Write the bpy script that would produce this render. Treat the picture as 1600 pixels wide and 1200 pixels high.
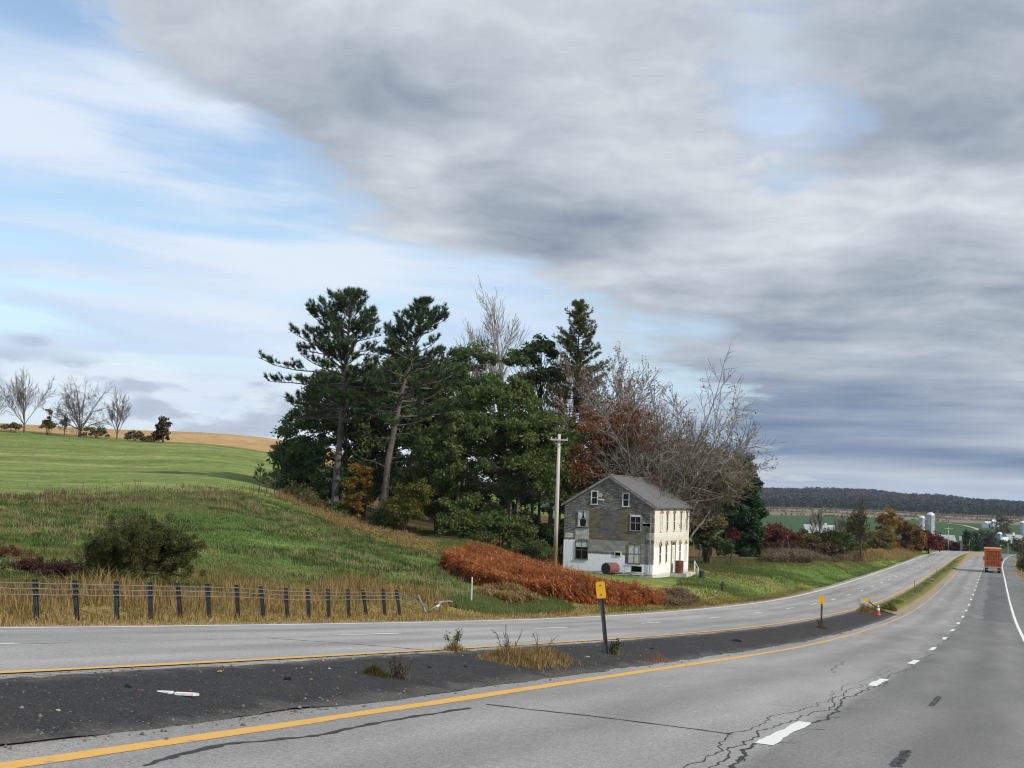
import bpy, bmesh, math, random
import numpy as np
from mathutils import Vector, Matrix

for o in list(bpy.data.objects): bpy.data.objects.remove(o)
scene = bpy.context.scene
COL = scene.collection
R = math.radians
# ------------------------------------------------------------------ camera
# world frame: +Y runs along the highway, +X to its right-hand side, z = 0 is the eye level of the camera
FPX = 1950.0; ROLL = R(2.1); PITCH = R(4.9596); HEAD = R(21.25)
cr, sr = math.cos(ROLL), math.sin(ROLL); cp, sp = math.cos(PITCH), math.sin(PITCH); ch, sh = math.cos(HEAD), math.sin(HEAD)
cam_d = bpy.data.cameras.new('camera'); cam = bpy.data.objects.new('camera', cam_d); COL.objects.link(cam)
cam_d.sensor_width = 36; cam_d.lens = FPX / 1600 * 36; cam_d.clip_start = 0.1; cam_d.clip_end = 30000
fw = Vector((-sh * cp, ch * cp, sp)); rt0 = Vector((ch, sh, 0)); up0 = rt0.cross(fw)
rt = rt0 * cr + up0 * sr; up = up0 * cr - rt0 * sr
M = Matrix((rt, up, -fw)).transposed().to_4x4(); cam.matrix_world = M
scene.camera = cam
# ------------------------------------------------------------------ sun, exposure
SUN_EL, SUN_AZ = 36.0, -12.0          # azimuth counted from +X towards +Y
sdir = Vector((math.cos(R(SUN_EL)) * math.cos(R(SUN_AZ)), math.cos(R(SUN_EL)) * math.sin(R(SUN_AZ)), math.sin(R(SUN_EL))))
sl = bpy.data.lights.new('sun', 'SUN'); sl.energy = 3.4; sl.angle = R(0.8); sl.color = (1.0, 0.93, 0.82)
so = bpy.data.objects.new('sun', sl); so.rotation_euler = sdir.to_track_quat('Z', 'Y').to_euler(); COL.objects.link(so)
scene.view_settings.view_transform = 'Standard'; scene.view_settings.look = 'None'
scene.view_settings.gamma = 1.0; scene.view_settings.use_curve_mapping = False
scene.view_settings.exposure = 0.35
scene.render.engine = 'CYCLES'
scene.cycles.use_denoising = True; scene.cycles.filter_width = 1.15
scene.cycles.max_bounces = 5; scene.cycles.diffuse_bounces = 3; scene.cycles.glossy_bounces = 2
scene.cycles.transmission_bounces = 3; scene.cycles.transparent_max_bounces = 6
scene.cycles.caustics_reflective = False; scene.cycles.caustics_refractive = False

# ------------------------------------------------------------------ node helper
class NT:
    def __init__(s, tree): s.t = tree; s.t.nodes.clear()
    def n(s, typ, **kw):
        nd = s.t.nodes.new(typ)
        for k, v in kw.items(): setattr(nd, k, v)
        return nd
    def put(s, sock, v):
        if isinstance(v, bpy.types.NodeSocket): s.t.links.new(v, sock)
        elif isinstance(v, bpy.types.Node): s.t.links.new(v.outputs[0], sock)
        elif v is not None:
            if isinstance(v, (tuple, list)) and sock.type == 'RGBA' and len(v) == 3: v = (*v, 1)
            sock.default_value = v
    def m(s, op, a, b=None, c=None, clamp=False):
        nd = s.n('ShaderNodeMath', operation=op, use_clamp=clamp)
        for i, v in enumerate((a, b, c)):
            if v is not None: s.put(nd.inputs[i], v)
        return nd.outputs[0]
    def mix(s, f, a, b, mode='MIX'):
        nd = s.n('ShaderNodeMix', data_type='RGBA', blend_type=mode)
        s.put(nd.inputs['Factor'], f); s.put(nd.inputs[6], a); s.put(nd.inputs[7], b)
        return nd.outputs[2]
    def ss(s, x, lo, hi, a=0.0, b=1.0):
        nd = s.n('ShaderNodeMapRange', interpolation_type='SMOOTHSTEP')
        s.put(nd.inputs[0], x); nd.inputs[1].default_value = lo; nd.inputs[2].default_value = hi
        nd.inputs[3].default_value = a; nd.inputs[4].default_value = b
        return nd.outputs[0]
    def lin(s, x, lo, hi, a=0.0, b=1.0):
        nd = s.n('ShaderNodeMapRange')
        s.put(nd.inputs[0], x); nd.inputs[1].default_value = lo; nd.inputs[2].default_value = hi
        nd.inputs[3].default_value = a; nd.inputs[4].default_value = b
        return nd.outputs[0]
    def noise(s, vec, scale, detail=4, rough=.5, dist=0.0, out=0):
        nd = s.n('ShaderNodeTexNoise'); s.put(nd.inputs['Vector'], vec)
        nd.inputs['Scale'].default_value = scale; nd.inputs['Detail'].default_value = detail
        nd.inputs['Roughness'].default_value = rough; nd.inputs['Distortion'].default_value = dist
        return nd.outputs[out]
    def vmul(s, v, xyz, off=None):
        nd = s.n('ShaderNodeMapping'); s.put(nd.inputs['Vector'], v); nd.inputs['Scale'].default_value = xyz
        if off: nd.inputs['Location'].default_value = off
        return nd.outputs[0]
    def ramp(s, f, stops, interp='LINEAR'):
        nd = s.n('ShaderNodeValToRGB'); s.put(nd.inputs[0], f); cr_ = nd.color_ramp; cr_.interpolation = interp
        while len(cr_.elements) < len(stops): cr_.elements.new(.5)
        for e, (p, c) in zip(cr_.elements, stops): e.position = p; e.color = (*c, 1) if len(c) == 3 else c
        return nd.outputs[0]
    def comb(s, x, y, z=0.0):
        nd = s.n('ShaderNodeCombineXYZ'); s.put(nd.inputs[0], x); s.put(nd.inputs[1], y); s.put(nd.inputs[2], z); return nd.outputs[0]
def srgb(r, g, b):
    f = lambda c: ((c / 255 + .055) / 1.055) ** 2.4 if c > 10 else c / 255 / 12.92
    return (f(r), f(g), f(b))

# ------------------------------------------------------------------ world: blue sky, high veil, stratocumulus deck
def build_world():
    w = bpy.data.worlds.new('World'); scene.world = w; w.use_nodes = True
    N = NT(w.node_tree)
    EX = 2 ** -scene.view_settings.exposure
    sky = N.n('ShaderNodeTexSky', sky_type='NISHITA', sun_disc=False)
    sky.sun_elevation = R(SUN_EL); sky.sun_rotation = math.atan2(sdir.x, sdir.y); sky.air_density = 1.2; sky.dust_density = 0.3; sky.ozone_density = 2.5
    bsky = N.n('ShaderNodeBackground'); N.put(bsky.inputs[0], sky.outputs[0]); bsky.inputs[1].default_value = 0.12
    d = N.n('ShaderNodeTexCoord').outputs['Generated']
    sx = N.n('ShaderNodeSeparateXYZ'); N.put(sx.inputs[0], d); x, y, z = sx.outputs
    # bearing measured from the heading of the valley view (radians, + clockwise) and elevation
    xc = N.m('ADD', N.m('MULTIPLY', x, ch), N.m('MULTIPLY', y, sh))
    yc = N.m('SUBTRACT', N.m('MULTIPLY', y, ch), N.m('MULTIPLY', x, sh))
    az = N.m('ARCTAN2', xc, yc); el = N.m('ARCSINE', z)
    def n2(vec, scale, detail=4, rough=.5):
        nd = N.n('ShaderNodeTexNoise', noise_dimensions='2D'); N.put(nd.inputs['Vector'], vec); nd.inputs['Scale'].default_value = scale; nd.inputs['Detail'].default_value = detail; nd.inputs['Roughness'].default_value = rough; return nd.outputs[0]
    A = N.comb(az, el, 0.0); AS = N.vmul(A, (1.0, 1.7, 1))
    def blob(pxc, pyc, rx, ry, soft=.5, nz=None, amp=.6):
        b0 = (pxc - 800) / 1950.0; e0 = (795 + (pxc - 1500) * .0367 - pyc) / 1950.0
        a = N.m('DIVIDE', N.m('SUBTRACT', az, b0), rx / 1950.0); b = N.m('DIVIDE', N.m('SUBTRACT', el, e0), ry / 1950.0)
        r2 = N.m('SQRT', N.m('ADD', N.m('MULTIPLY', a, a), N.m('MULTIPLY', b, b)))
        if nz is not None: r2 = N.m('ADD', r2, N.m('MULTIPLY', N.m('SUBTRACT', nz, .5), amp))
        return N.ss(r2, 1 - soft, 1 + soft, 1, 0)
    # warped coordinates give the cloud edges their torn look
    wv = N.n('ShaderNodeTexNoise', noise_dimensions='2D'); N.put(wv.inputs['Vector'], A); wv.inputs['Scale'].default_value = 11; wv.inputs['Detail'].default_value = 4
    wp = N.n('ShaderNodeVectorMath', operation='MULTIPLY_ADD'); N.put(wp.inputs[0], wv.outputs['Color']); wp.inputs[1].default_value = (.035, .035, 0); N.put(wp.inputs[2], AS); AW = wp.outputs[0]
    zz = N.m('ADD', N.m('MAXIMUM', z, 0.0), 0.09); wq = N.n('ShaderNodeVectorMath', operation='MULTIPLY_ADD'); N.put(wq.inputs[0], wv.outputs['Color']); wq.inputs[1].default_value = (.20, .20, 0); N.put(wq.inputs[2], N.comb(N.m('DIVIDE', xc, zz), N.m('DIVIDE', yc, zz), 0.0)); PW = wq.outputs[0]
    q_a = n2(PW, 1.5, 7, .50); q_b = n2(N.vmul(PW, (1, 1, 1), (5.2, 1.7, 0)), .62, 5, .5); q_c = n2(PW, 4.6, 7, .6)
    n_a = n2(AW, 7.0, 7, .55); n_b = n2(AW, 3.2, 5, .5); n_c = n2(AW, 19.0, 6, .6)
    # --- high thin veil with blue streaks
    tilt = N.comb(N.m('ADD', az, N.m('MULTIPLY', el, .5)), N.m('ADD', el, N.m('MULTIPLY', az, .07)), 0.0)
    v1 = n2(N.vmul(tilt, (2.2, 15.0, 1)), 1.0, 6, .55); v2 = n2(N.vmul(tilt, (1.1, 4.5, 1), (4.1, 2.3, 0)), 1.0, 4, .5); v3 = n2(N.vmul(tilt, (6, 34, 1), (1, 7, 0)), 1.0, 5, .6)
    veil = N.m('ADD', N.m('ADD', N.m('MULTIPLY', v1, .5), N.m('MULTIPLY', v2, .5)), N.m('MULTIPLY', v3, .22))
    veil = N.ss(veil, .47, .65)
    for bl in ((70, 335, 230, 34), (330, 372, 170, 10), (50, 75, 150, 60), (20, 512, 90, 16), (570, 478, 120, 16), (330, 575, 160, 10), (130, 465, 120, 10)):
        veil = N.m('MULTIPLY', veil, N.m('SUBTRACT', 1.0, N.m('MULTIPLY', blob(*bl, .9, v3, 1.6), .88)))
    veil = N.m('MAXIMUM', veil, N.m('MULTIPLY', blob(1190, 190, 150, 150, .6), N.lin(v3, .3, .7, .8, 1.0)))
    veil = N.m('MAXIMUM', veil, N.ss(el, .15, .07, 0, .85))
    veilc = N.mix(N.ss(v1, .35, .65), srgb(200, 221, 248), srgb(228, 239, 252))
    # --- stratocumulus deck: its torn edge runs down across the sky
    fc = N.n('ShaderNodeFloatCurve'); cv = fc.mapping.curves[0]; pts = []
    for py, b in [(-420, -700), (-200, -280), (0, 130), (100, 215), (200, 370), (300, 510), (370, 610), (415, 800), (440, 880), (480, 930), (540, 990), (620, 1060), (760, 1090)]:
        pts.append(((795 + (b - 1500) * .0367 - py) / 1950.0, (b - 800) / 1950.0))
    pts.sort(); els = [(min(max(e / .7, 0), 1), min(max((a + 1) / 2, 0), 1)) for e, a in pts]
    while len(cv.points) < len(els): cv.points.new(.5, .5)
    for p, (e, a) in zip(cv.points, els): p.location = (e, a)
    fc.mapping.update(); N.put(fc.inputs[1], N.m('DIVIDE', el, .7, clamp=True))
    dd = N.m('SUBTRACT', az, N.m('SUBTRACT', N.m('MULTIPLY', fc.outputs[0], 2.0), 1.0))
    dmask = N.m('ADD', dd, N.m('ADD', N.m('MULTIPLY', N.m('SUBTRACT', q_a, .5), .22), N.m('MULTIPLY', N.m('SUBTRACT', q_c, .5), .12)))
    deck = N.ss(dmask, -.045, .055)
    hole = N.m('MAXIMUM', blob(1205, 205, 66, 52, .95, q_c, 3.6), N.m('MULTIPLY', blob(1175, 130, 60, 90, .95, q_c, 3.6), .55))
    hole2 = blob(1095, 515, 45, 18, .8, n_a, 2.5)
    deck = N.m('MULTIPLY', deck, N.m('SUBTRACT', 1.0, N.m('MAXIMUM', N.m('MULTIPLY', hole, .9), N.m('MULTIPLY', hole2, .6))))
    tone = N.m('ADD', N.m('ADD', N.m('MULTIPLY', N.m('SUBTRACT', q_a, .5), 1.05), N.m('MULTIPLY', N.m('SUBTRACT', q_b, .5), .55)), N.m('ADD', N.m('MULTIPLY', N.m('SUBTRACT', q_c, .5), .36), .70))
    def tn(k, *bl):
        nonlocal tone; tone = N.m('ADD', tone, N.m('MULTIPLY', blob(*bl, .9, n_b, 1.2), k))
    tn(-.22, 1470, 120, 210, 210); tn(-.17, 760, 352, 250, 62); tn(-.16, 1000, 405, 190, 50); tn(-.20, 420, 190, 190, 90); tn(-.10, 250, 60, 120, 70); tn(.20, 1170, 345, 190, 60); tn(.20, 820, 40, 400, 90); tn(.12, 950, 190, 230, 90); tn(-.10, 1420, 480, 300, 60); tn(.12, 1480, 360, 180, 50)
    low = N.ss(el, .17, .03)       # towards the horizon the deck is seen edge-on as bands
    band = n2(N.vmul(A, (2.0, 30.0, 1), (.3, .1, 0)), 1.0, 5, .55)
    tone = N.mix(N.m('MULTIPLY', low, .85), tone, N.lin(band, .28, .72, -.05, .95))
    deckc = N.ramp(tone, [(0.0, srgb(104, 119, 142)), (.26, srgb(134, 147, 166)), (.5, srgb(168, 178, 191)), (.76, srgb(202, 209, 218)), (1.0, srgb(232, 237, 243))])
    lowc = N.ramp(tone, [(0.0, srgb(92, 118, 156)), (.3, srgb(134, 152, 178)), (.6, srgb(174, 185, 201)), (1.0, srgb(210, 218, 229))])
    deckc = N.mix(N.m('MULTIPLY', low, .9), deckc, lowc)
    # small grey cumulus low over the farm ridge
    c1 = n2(N.vmul(A, (9.0, 26, 1), (.4, .25, 0)), 1.0, 6, .55)
    puff = N.m('MULTIPLY', N.ss(c1, .47, .60), N.m('MULTIPLY', N.ss(el, .105, .080), N.ss(el, -.02, .03)))
    puff = N.m('MAXIMUM', puff, blob(78, 548, 34, 13, .7, c1, 2.0))
    puffc = N.mix(N.ss(c1, .45, .75), srgb(186, 199, 222), srgb(160, 173, 198))
    clear_hz = N.ss(el, .030, .008)   # pale strip of clear air right above the hills
    col = N.mix(N.m('MULTIPLY', puff, .8), veilc, puffc)
    aveil = N.m('MAXIMUM', veil, N.m('MULTIPLY', puff, .9))
    col = N.mix(deck, col, deckc)
    col = N.mix(N.m('MULTIPLY', clear_hz, .7), col, srgb(205, 218, 234))
    acov = N.m('MAXIMUM', N.m('MULTIPLY', aveil, .93), deck); acov = N.m('MAXIMUM', acov, N.m('MULTIPLY', clear_hz, .8))
    bc = N.n('ShaderNodeBackground'); N.put(bc.inputs[0], col); bc.inputs[1].default_value = EX
    mx = N.n('ShaderNodeMixShader'); N.put(mx.inputs[0], acov); N.t.links.new(bsky.outputs[0], mx.inputs[1]); N.t.links.new(bc.outputs[0], mx.inputs[2])
    out = N.n('ShaderNodeOutputWorld'); N.t.links.new(mx.outputs[0], out.inputs[0])
    w.cycles.sampling_method = 'MANUAL'; w.cycles.sample_map_resolution = 512
build_world()

# ------------------------------------------------------------------ bookkeeping helpers
def tag(o, label=None, cat=None, group=None, kind=None):
    if label: o['label'] = label
    if cat: o['category'] = cat
    if group: o['group'] = group
    if kind: o['kind'] = kind
    return o
def empty(name, loc=(0, 0, 0), rz=0.0):
    o = bpy.data.objects.new(name, None); o.location = loc; o.rotation_euler = (0, 0, rz); o.empty_display_size = .2
    COL.objects.link(o); return o
def link(name, me, parent=None):
    o = bpy.data.objects.new(name, me); COL.objects.link(o)
    if parent is not None: o.parent = parent
    return o
def mesh_np(name, V, Fc, mat=None, smooth=False):
    """V (n,3) array, Fc (m,k) int array or list of such arrays"""
    me = bpy.data.meshes.new(name)
    Fl = Fc if isinstance(Fc, list) else [Fc]
    Fl = [np.asarray(f, np.int32) for f in Fl if len(f)]
    V = np.asarray(V, np.float32)
    me.vertices.add(len(V)); me.vertices.foreach_set('co', V.ravel())
    nl = sum(f.size for f in Fl); nf = sum(len(f) for f in Fl)
    me.loops.add(nl); me.polygons.add(nf)
    me.loops.foreach_set('vertex_index', np.concatenate([f.ravel() for f in Fl]))
    tot = np.concatenate([np.full(len(f), f.shape[1], np.int32) for f in Fl])
    st = np.concatenate([[0], np.cumsum(tot)[:-1]]).astype(np.int32)
    me.polygons.foreach_set('loop_start', st)
    me.polygons.foreach_set('use_smooth', np.full(nf, smooth))
    me.update(calc_edges=True)
    if mat: me.materials.append(mat)
    return me
class MB:
    """collects boxes, tubes, prisms, quads in one mesh"""
    def __init__(s): s.V = []; s.Q = []; s.T = []; s.n = 0; s.P = []
    def add(s, v, q=None, t=None):
        v = np.asarray(v, float).reshape(-1, 3)
        if q is not None and len(q): s.Q.append(np.asarray(q) + s.n)
        if t is not None and len(t): s.T.append(np.asarray(t) + s.n)
        s.V.append(v); s.n += len(v)
    def box(s, x0, x1, y0, y1, z0, z1):
        v = [(x, y, z) for z in (z0, z1) for y in (y0, y1) for x in (x0, x1)]
        s.add(v, [(0, 2, 3, 1), (4, 5, 7, 6), (0, 1, 5, 4), (2, 6, 7, 3), (0, 4, 6, 2), (1, 3, 7, 5)]); return s
    def poly(s, pts2, axis, a, b):
        """prism from a 2-D outline (ccw) extruded along axis from a to b"""
        n = len(pts2)
        f = {'x': lambda u, v, w: (w, u, v), 'y': lambda u, v, w: (u, w, v), 'z': lambda u, v, w: (u, v, w)}[axis]
        v = [f(u, w, a) for u, w in pts2] + [f(u, w, b) for u, w in pts2]
        base = s.n; s.add(v, [(i, (i + 1) % n, n + (i + 1) % n, n + i) for i in range(n)])
        s.P.append([base + i for i in range(n)][::-1]); s.P.append([base + n + i for i in range(n)]); return s
    def tube(s, pts, rad, k=6, cap=True):
        pts = np.asarray(pts, float); n = len(pts); rad = np.broadcast_to(np.asarray(rad, float), (n,))
        d = np.gradient(pts, axis=0); d /= np.linalg.norm(d, axis=1)[:, None] + 1e-9
        ref = np.array([0., 0, 1]) if abs(d[0][2]) < .9 else np.array([1., 0, 0])
        a = np.cross(d, ref); a /= np.linalg.norm(a, axis=1)[:, None] + 1e-9; b = np.cross(d, a)
        t = np.arange(k) * 2 * math.pi / k
        ring = (a[:, None, :] * np.cos(t)[None, :, None] + b[:, None, :] * np.sin(t)[None, :, None]) * rad[:, None, None] + pts[:, None, :]
        i = np.arange(n - 1)[:, None] * k; j = np.arange(k)[None, :]; j2 = (j + 1) % k
        q = np.stack([i + j, i + k + j, i + k + j2, i + j2], -1).reshape(-1, 4)
        base = s.n; s.add(ring.reshape(-1, 3), q)
        if cap:
            s.P.append([base + m for m in range(k)]); s.P.append([base + (n - 1) * k + m for m in range(k)][::-1])
        return s
    def cyl(s, c, r, z0, z1, k=16, r2=None):
        return s.tube([(c[0], c[1], z0), (c[0], c[1], z1)], [r, r if r2 is None else r2], k)
    def mesh(s, name, mat=None, smooth=False):
        V = np.concatenate(s.V); fl = []
        if s.Q: fl.append(np.concatenate(s.Q))
        if s.T: fl.append(np.concatenate(s.T))
        for p in s.P: fl.append(np.array([p]))
        return mesh_np(name, V, fl, mat, smooth)
    def build(s, name, mat=None, parent=None, smooth=False): return link(name, s.mesh(name, mat, smooth), parent)

# ------------------------------------------------------------------ pixel rays (used to read positions off the survey photograph)
def ray(px, py):
    u2 = px - 800.; v2 = 600. - py
    u = u2 * cr - v2 * sr; v = u2 * sr + v2 * cr
    X = u / FPX; Y = cp - v / FPX * sp; Z = sp + v / FPX * cp; X /= Y; Z /= Y
    return np.array([X * ch - sh, X * sh + ch, Z])
def at(px, py, D): return ray(px, py) * D
def atx(px, py, x): d = ray(px, py); return d * (x / d[0])
# ------------------------------------------------------------------ terrain heights
def nspline(k, v):
    k = np.asarray(k, float); v = np.asarray(v, float); n = len(k); h = np.diff(k)
    A = np.zeros((n, n)); b = np.zeros(n); A[0, 0] = A[-1, -1] = 1
    for i in range(1, n - 1):
        A[i, i - 1] = h[i - 1]; A[i, i] = 2 * (h[i - 1] + h[i]); A[i, i + 1] = h[i]
        b[i] = 6 * ((v[i + 1] - v[i]) / h[i] - (v[i] - v[i - 1]) / h[i - 1])
    m = np.linalg.solve(A, b)
    def f(x):
        x = np.asarray(x, float); i = np.clip(np.searchsorted(k, x) - 1, 0, n - 2); a = k[i + 1] - x; c = x - k[i]; H = h[i]
        r = m[i] * a**3 / (6 * H) + m[i + 1] * c**3 / (6 * H) + (v[i] / H - m[i] * H / 6) * a + (v[i + 1] / H - m[i + 1] * H / 6) * c
        return r
    return f
zR = nspline([-60, -25.2, -.2, 19.8, 39.8, 64.8, 94.8, 129.8, 164.8, 214.8, 264.8, 314.8, 364.8, 400, 434.8, 500, 600, 800, 1200, 5000],
             [4.2, 1.01, -1.377, -3.019, -4.591, -6.225, -7.783, -8.966, -9.708, -10.55, -11.4, -11.87, -12.32, -12.9, -13.9, -17, -22.5, -27.5, -29, -29])
zL = nspline([-60, -15.1, 9.86, 29.86, 49.86, 74.86, 104.86, 139.86, 174.86, 224.86, 274.86, 324.86, 374.86, 405, 444.86, 500, 600, 800, 1200, 5000],
             [4.2, .1465, -2.017, -3.603, -5.03, -6.495, -7.882, -8.88, -9.568, -10.39, -11.1, -11.556, -12.05, -12.75, -14.1, -17, -22.5, -27.5, -29, -29])
XL, XR = -12.79, -2.21                      # lane lines of the two carriageways
def gshift(y):
    y = np.asarray(y, float); t = np.clip(y - 270, 0, 330)
    return .000225 * t**2 + np.clip(y - 600, 0, None) * .1485
def zroad(xr, y):
    l = zL(y) + .0198 * (xr - XL); r = zR(y) - .0186 * (xr - XR)
    lm = zL(y) + .0198 * (-8.6 - XL); rm = zR(y) - .0186 * (-6.4 - XR)
    t = np.clip((xr + 8.6) / 2.2, 0, 1)
    return np.where(xr < -8.6, l, np.where(xr > -6.4, r, lm * (1 - t) + rm * t))
def view(x, y): return x * ch + y * sh, -x * sh + y * ch       # bearing frame: across, along
CTRL = [(-300, 950, 24), (-300, 860, 42), (-300, 750, 90), (-300, 700, 180), (-300, 655, 300),
 (0, 955, 27), (0, 905, 33), (0, 860, 45), (0, 800, 66), (0, 765, 90), (0, 725, 140), (0, 690, 200), (0, 672, 240), (0, 662, 330), (0, 685, 500), (0, 720, 1000),
 (200, 955, 29), (200, 915, 35), (200, 860, 50), (200, 800, 72), (200, 768, 92), (200, 730, 145), (200, 700, 200), (200, 686, 240), (200, 672, 330), (200, 695, 500), (200, 730, 1000),
 (400, 955, 33), (400, 920, 40), (400, 880, 52), (400, 830, 70), (400, 790, 88), (400, 765, 104), (400, 735, 150), (400, 712, 200), (400, 703, 235), (400, 682, 340), (400, 705, 500), (400, 735, 1000),
 (600, 950, 40), (600, 915, 49), (600, 880, 62), (600, 850, 82), (600, 832, 106), (600, 815, 125), (600, 790, 160), (600, 755, 220), (600, 725, 320), (600, 735, 500), (600, 750, 1200),
 (750, 950, 46), (750, 920, 58), (750, 885, 76), (750, 862, 92), (750, 845, 108), (750, 830, 130), (750, 815, 160), (750, 795, 200), (750, 770, 330), (750, 765, 1000),
 (870, 945, 53), (870, 920, 66), (870, 896, 88), (870, 886, 98), (870, 872, 115), (870, 850, 150), (870, 830, 220), (870, 800, 500), (870, 785, 1200),
 (1019, 926, 75), (1019, 906, 100), (1019, 902, 106), (1019, 893, 120), (1019, 874, 160), (1019, 850, 240), (1019, 830, 500), (1019, 815, 1000), (1019, 795, 2000),
 (1100, 935, 78), (1100, 914, 95), (1100, 902, 112), (1100, 884, 145), (1100, 870, 180), (1100, 858, 240), (1100, 842, 420),
 (1200, 923, 95), (1200, 897, 125), (1200, 879, 155), (1200, 864, 190), (1200, 852, 240), (1200, 846, 330),
 (1300, 900, 130), (1300, 881, 165), (1300, 869, 200), (1300, 857, 250), (1300, 851, 330),
 (1400, 872, 225), (1400, 862, 290), (1400, 858, 360),
 (1250, 845, 450), (1250, 862, 600), (1250, 843, 1000), (1250, 817, 1600), (1250, 797, 2300), (1250, 790, 2650), (1250, 784, 3000), (1250, 779, 3800), (1250, 783, 6000),
 (1400, 848, 1000), (1400, 822, 1600), (1400, 803, 2300), (1400, 789, 3000), (1400, 780, 3800), (1400, 785, 6000),
 (1550, 852, 1000), (1550, 830, 1600), (1550, 811, 2300), (1550, 795, 3000), (1550, 787, 3800), (1550, 790, 6000),
 (1750, 858, 1000), (1750, 834, 1600), (1750, 815, 2300), (1750, 801, 3000), (1750, 793, 3800),
 (1100, 838, 1000), (1100, 795, 2300), (1100, 778, 3000), (1100, 774, 3800), (1650, 868, 420), (1650, 864, 600), (1800, 872, 420)]
def tps_build():
    P = []
    for px, py, D in CTRL: P.append(at(px, py, D))
    for y in (5, 15, 30, 50, 75, 105, 140, 180, 230, 290, 360):
        P.append(np.array([-17.5, y, float(zL(y)) - .10])); P.append(np.array([5.5, y, float(zR(y)) - .15])); P.append(np.array([30., y, float(zR(y)) + .6]))
    for q in ((-25, 104, -6.72), (-24, 110, -6.85), (-25.5, 118, -6.95), (-23, 100, -7.0), (-36, 104, -6.3), (-36, 116, -6.4), (-30, 120, -6.8)): P.append(np.array(q, float))
    P = np.array(P); X, Y = view(P[:, 0], P[:, 1]); Y = np.maximum(Y, 12.)
    q = np.stack([np.clip(X / Y, -.75, .75) * 4, np.log(Y) * 1.6], -1)
    d = np.linalg.norm(q[:, None] - q[None], axis=2); K = np.where(d > 0, d**2 * np.log(d + 1e-9), 0); n = len(q)
    A = np.zeros((n + 3, n + 3)); A[:n, :n] = K + np.eye(n) * 2e-3; A[:n, n] = 1; A[:n, n + 1:] = q; A[n, :n] = 1; A[n + 1:, :n] = q.T
    s = np.maximum(Y, 12.)                    # heights are interpolated as slopes (z / distance)
    b = np.concatenate([P[:, 2] / s, [0, 0, 0]]); return q, np.linalg.solve(A, b)
TQ, TW = tps_build()
def tps(x, y):
    X, Y = view(x, y); Y = np.maximum(Y, 12.); n = len(TQ)
    q = np.stack([np.clip(X / Y, -.75, .75) * 4, np.log(Y) * 1.6], -1); out = np.empty(len(q))
    for i in range(0, len(q), 4000):
        c = q[i:i + 4000]; d2 = ((c[:, None] - TQ[None])**2).sum(2); K = .5 * d2 * np.log(d2 + 1e-12)
        out[i:i + 4000] = K @ TW[:n] + TW[n] + c @ TW[n + 1:]
    return out * Y
def sstep(x, a, b): t = np.clip((x - a) / (b - a), 0, 1); return t * t * (3 - 2 * t)
def vnoise(x, y, s, seed=0):
    x = np.asarray(x) / s; y = np.asarray(y) / s; xi = np.floor(x).astype(np.int64); yi = np.floor(y).astype(np.int64); fx = x - xi; fy = y - yi
    fx = fx * fx * (3 - 2 * fx); fy = fy * fy * (3 - 2 * fy)
    def h(a, b): v = np.sin(a * 127.1 + b * 311.7 + seed * 74.7) * 43758.5453; return v - np.floor(v)
    return (h(xi, yi) * (1 - fx) + h(xi + 1, yi) * fx) * (1 - fy) + (h(xi, yi + 1) * (1 - fx) + h(xi + 1, yi + 1) * fx) * fy
def HGT(x, y, road=True):
    x = np.atleast_1d(np.asarray(x, float)); y = np.atleast_1d(np.asarray(y, float))
    z = tps(x, y); X, Y = view(x, y); xr = x - gshift(y)
    amp = np.clip((Y - 20) / 60, .25, 1) * .16
    z = z + amp * ((vnoise(x, y, 3.1, 1) - .5) + 1.4 * (vnoise(x, y, 9., 2) - .5)) * sstep(np.abs(xr + 7.2), 10, 14)
    far = sstep(Y, 2800, 3500); z = z + far * (36 * (vnoise(x, y, 460, 3) - .5) + 18 * (vnoise(x, y, 170, 4) - .5))
    zr = zroad(np.clip(xr, -17.2, 4.0), y)
    w = (1 - sstep(xr, 4.2, 9)) * sstep(xr, -20.5, -17.3) * (1 - sstep(y, 480, 620))
    z = z * (1 - w) + zr * w
    if road: z = z - .10 * sstep(xr, -16.95, -16.75) * (1 - sstep(xr, 3.6, 3.8)) * (1 - sstep(y, 600, 620))
    return z
def ground_at(px, py, d0=8., d1=900.):
    D = np.exp(np.linspace(math.log(d0), math.log(d1), 1500)); r = ray(px, py); z = HGT(r[0] * D, r[1] * D, False)
    k = np.argmax(r[2] * D < z)
    return np.array([r[0] * D[k], r[1] * D[k], z[k]])
# ------------------------------------------------------------------ materials
MATS = {}
def newmat(name):
    m = bpy.data.materials.new(name); m.use_nodes = True; MATS[name] = m; return m, NT(m.node_tree)
def finish(N, col, rough=.8, spec=.3, bump=None, bstr=.3, bdist=.02, metal=0.0, trans=0.0, extra=None):
    b = N.n('ShaderNodeBsdfPrincipled'); N.put(b.inputs['Base Color'], col); N.put(b.inputs['Roughness'], rough)
    b.inputs['Specular IOR Level'].default_value = spec; N.put(b.inputs['Metallic'], metal)
    if bump is not None:
        bp = N.n('ShaderNodeBump'); bp.inputs['Strength'].default_value = bstr; bp.inputs['Distance'].default_value = bdist
        N.put(bp.inputs['Height'], bump); N.t.links.new(bp.outputs[0], b.inputs['Normal'])
    sh_ = b.outputs[0]
    if trans:
        t = N.n('ShaderNodeBsdfTranslucent'); N.put(t.inputs[0], col); mx = N.n('ShaderNodeMixShader'); mx.inputs[0].default_value = trans
        N.t.links.new(sh_, mx.inputs[1]); N.t.links.new(t.outputs[0], mx.inputs[2]); sh_ = mx.outputs[0]
    o = N.n('ShaderNodeOutputMaterial'); N.t.links.new(sh_, o.inputs[0]); return b
def objc(N): return N.n('ShaderNodeTexCoord').outputs['Object']
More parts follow.
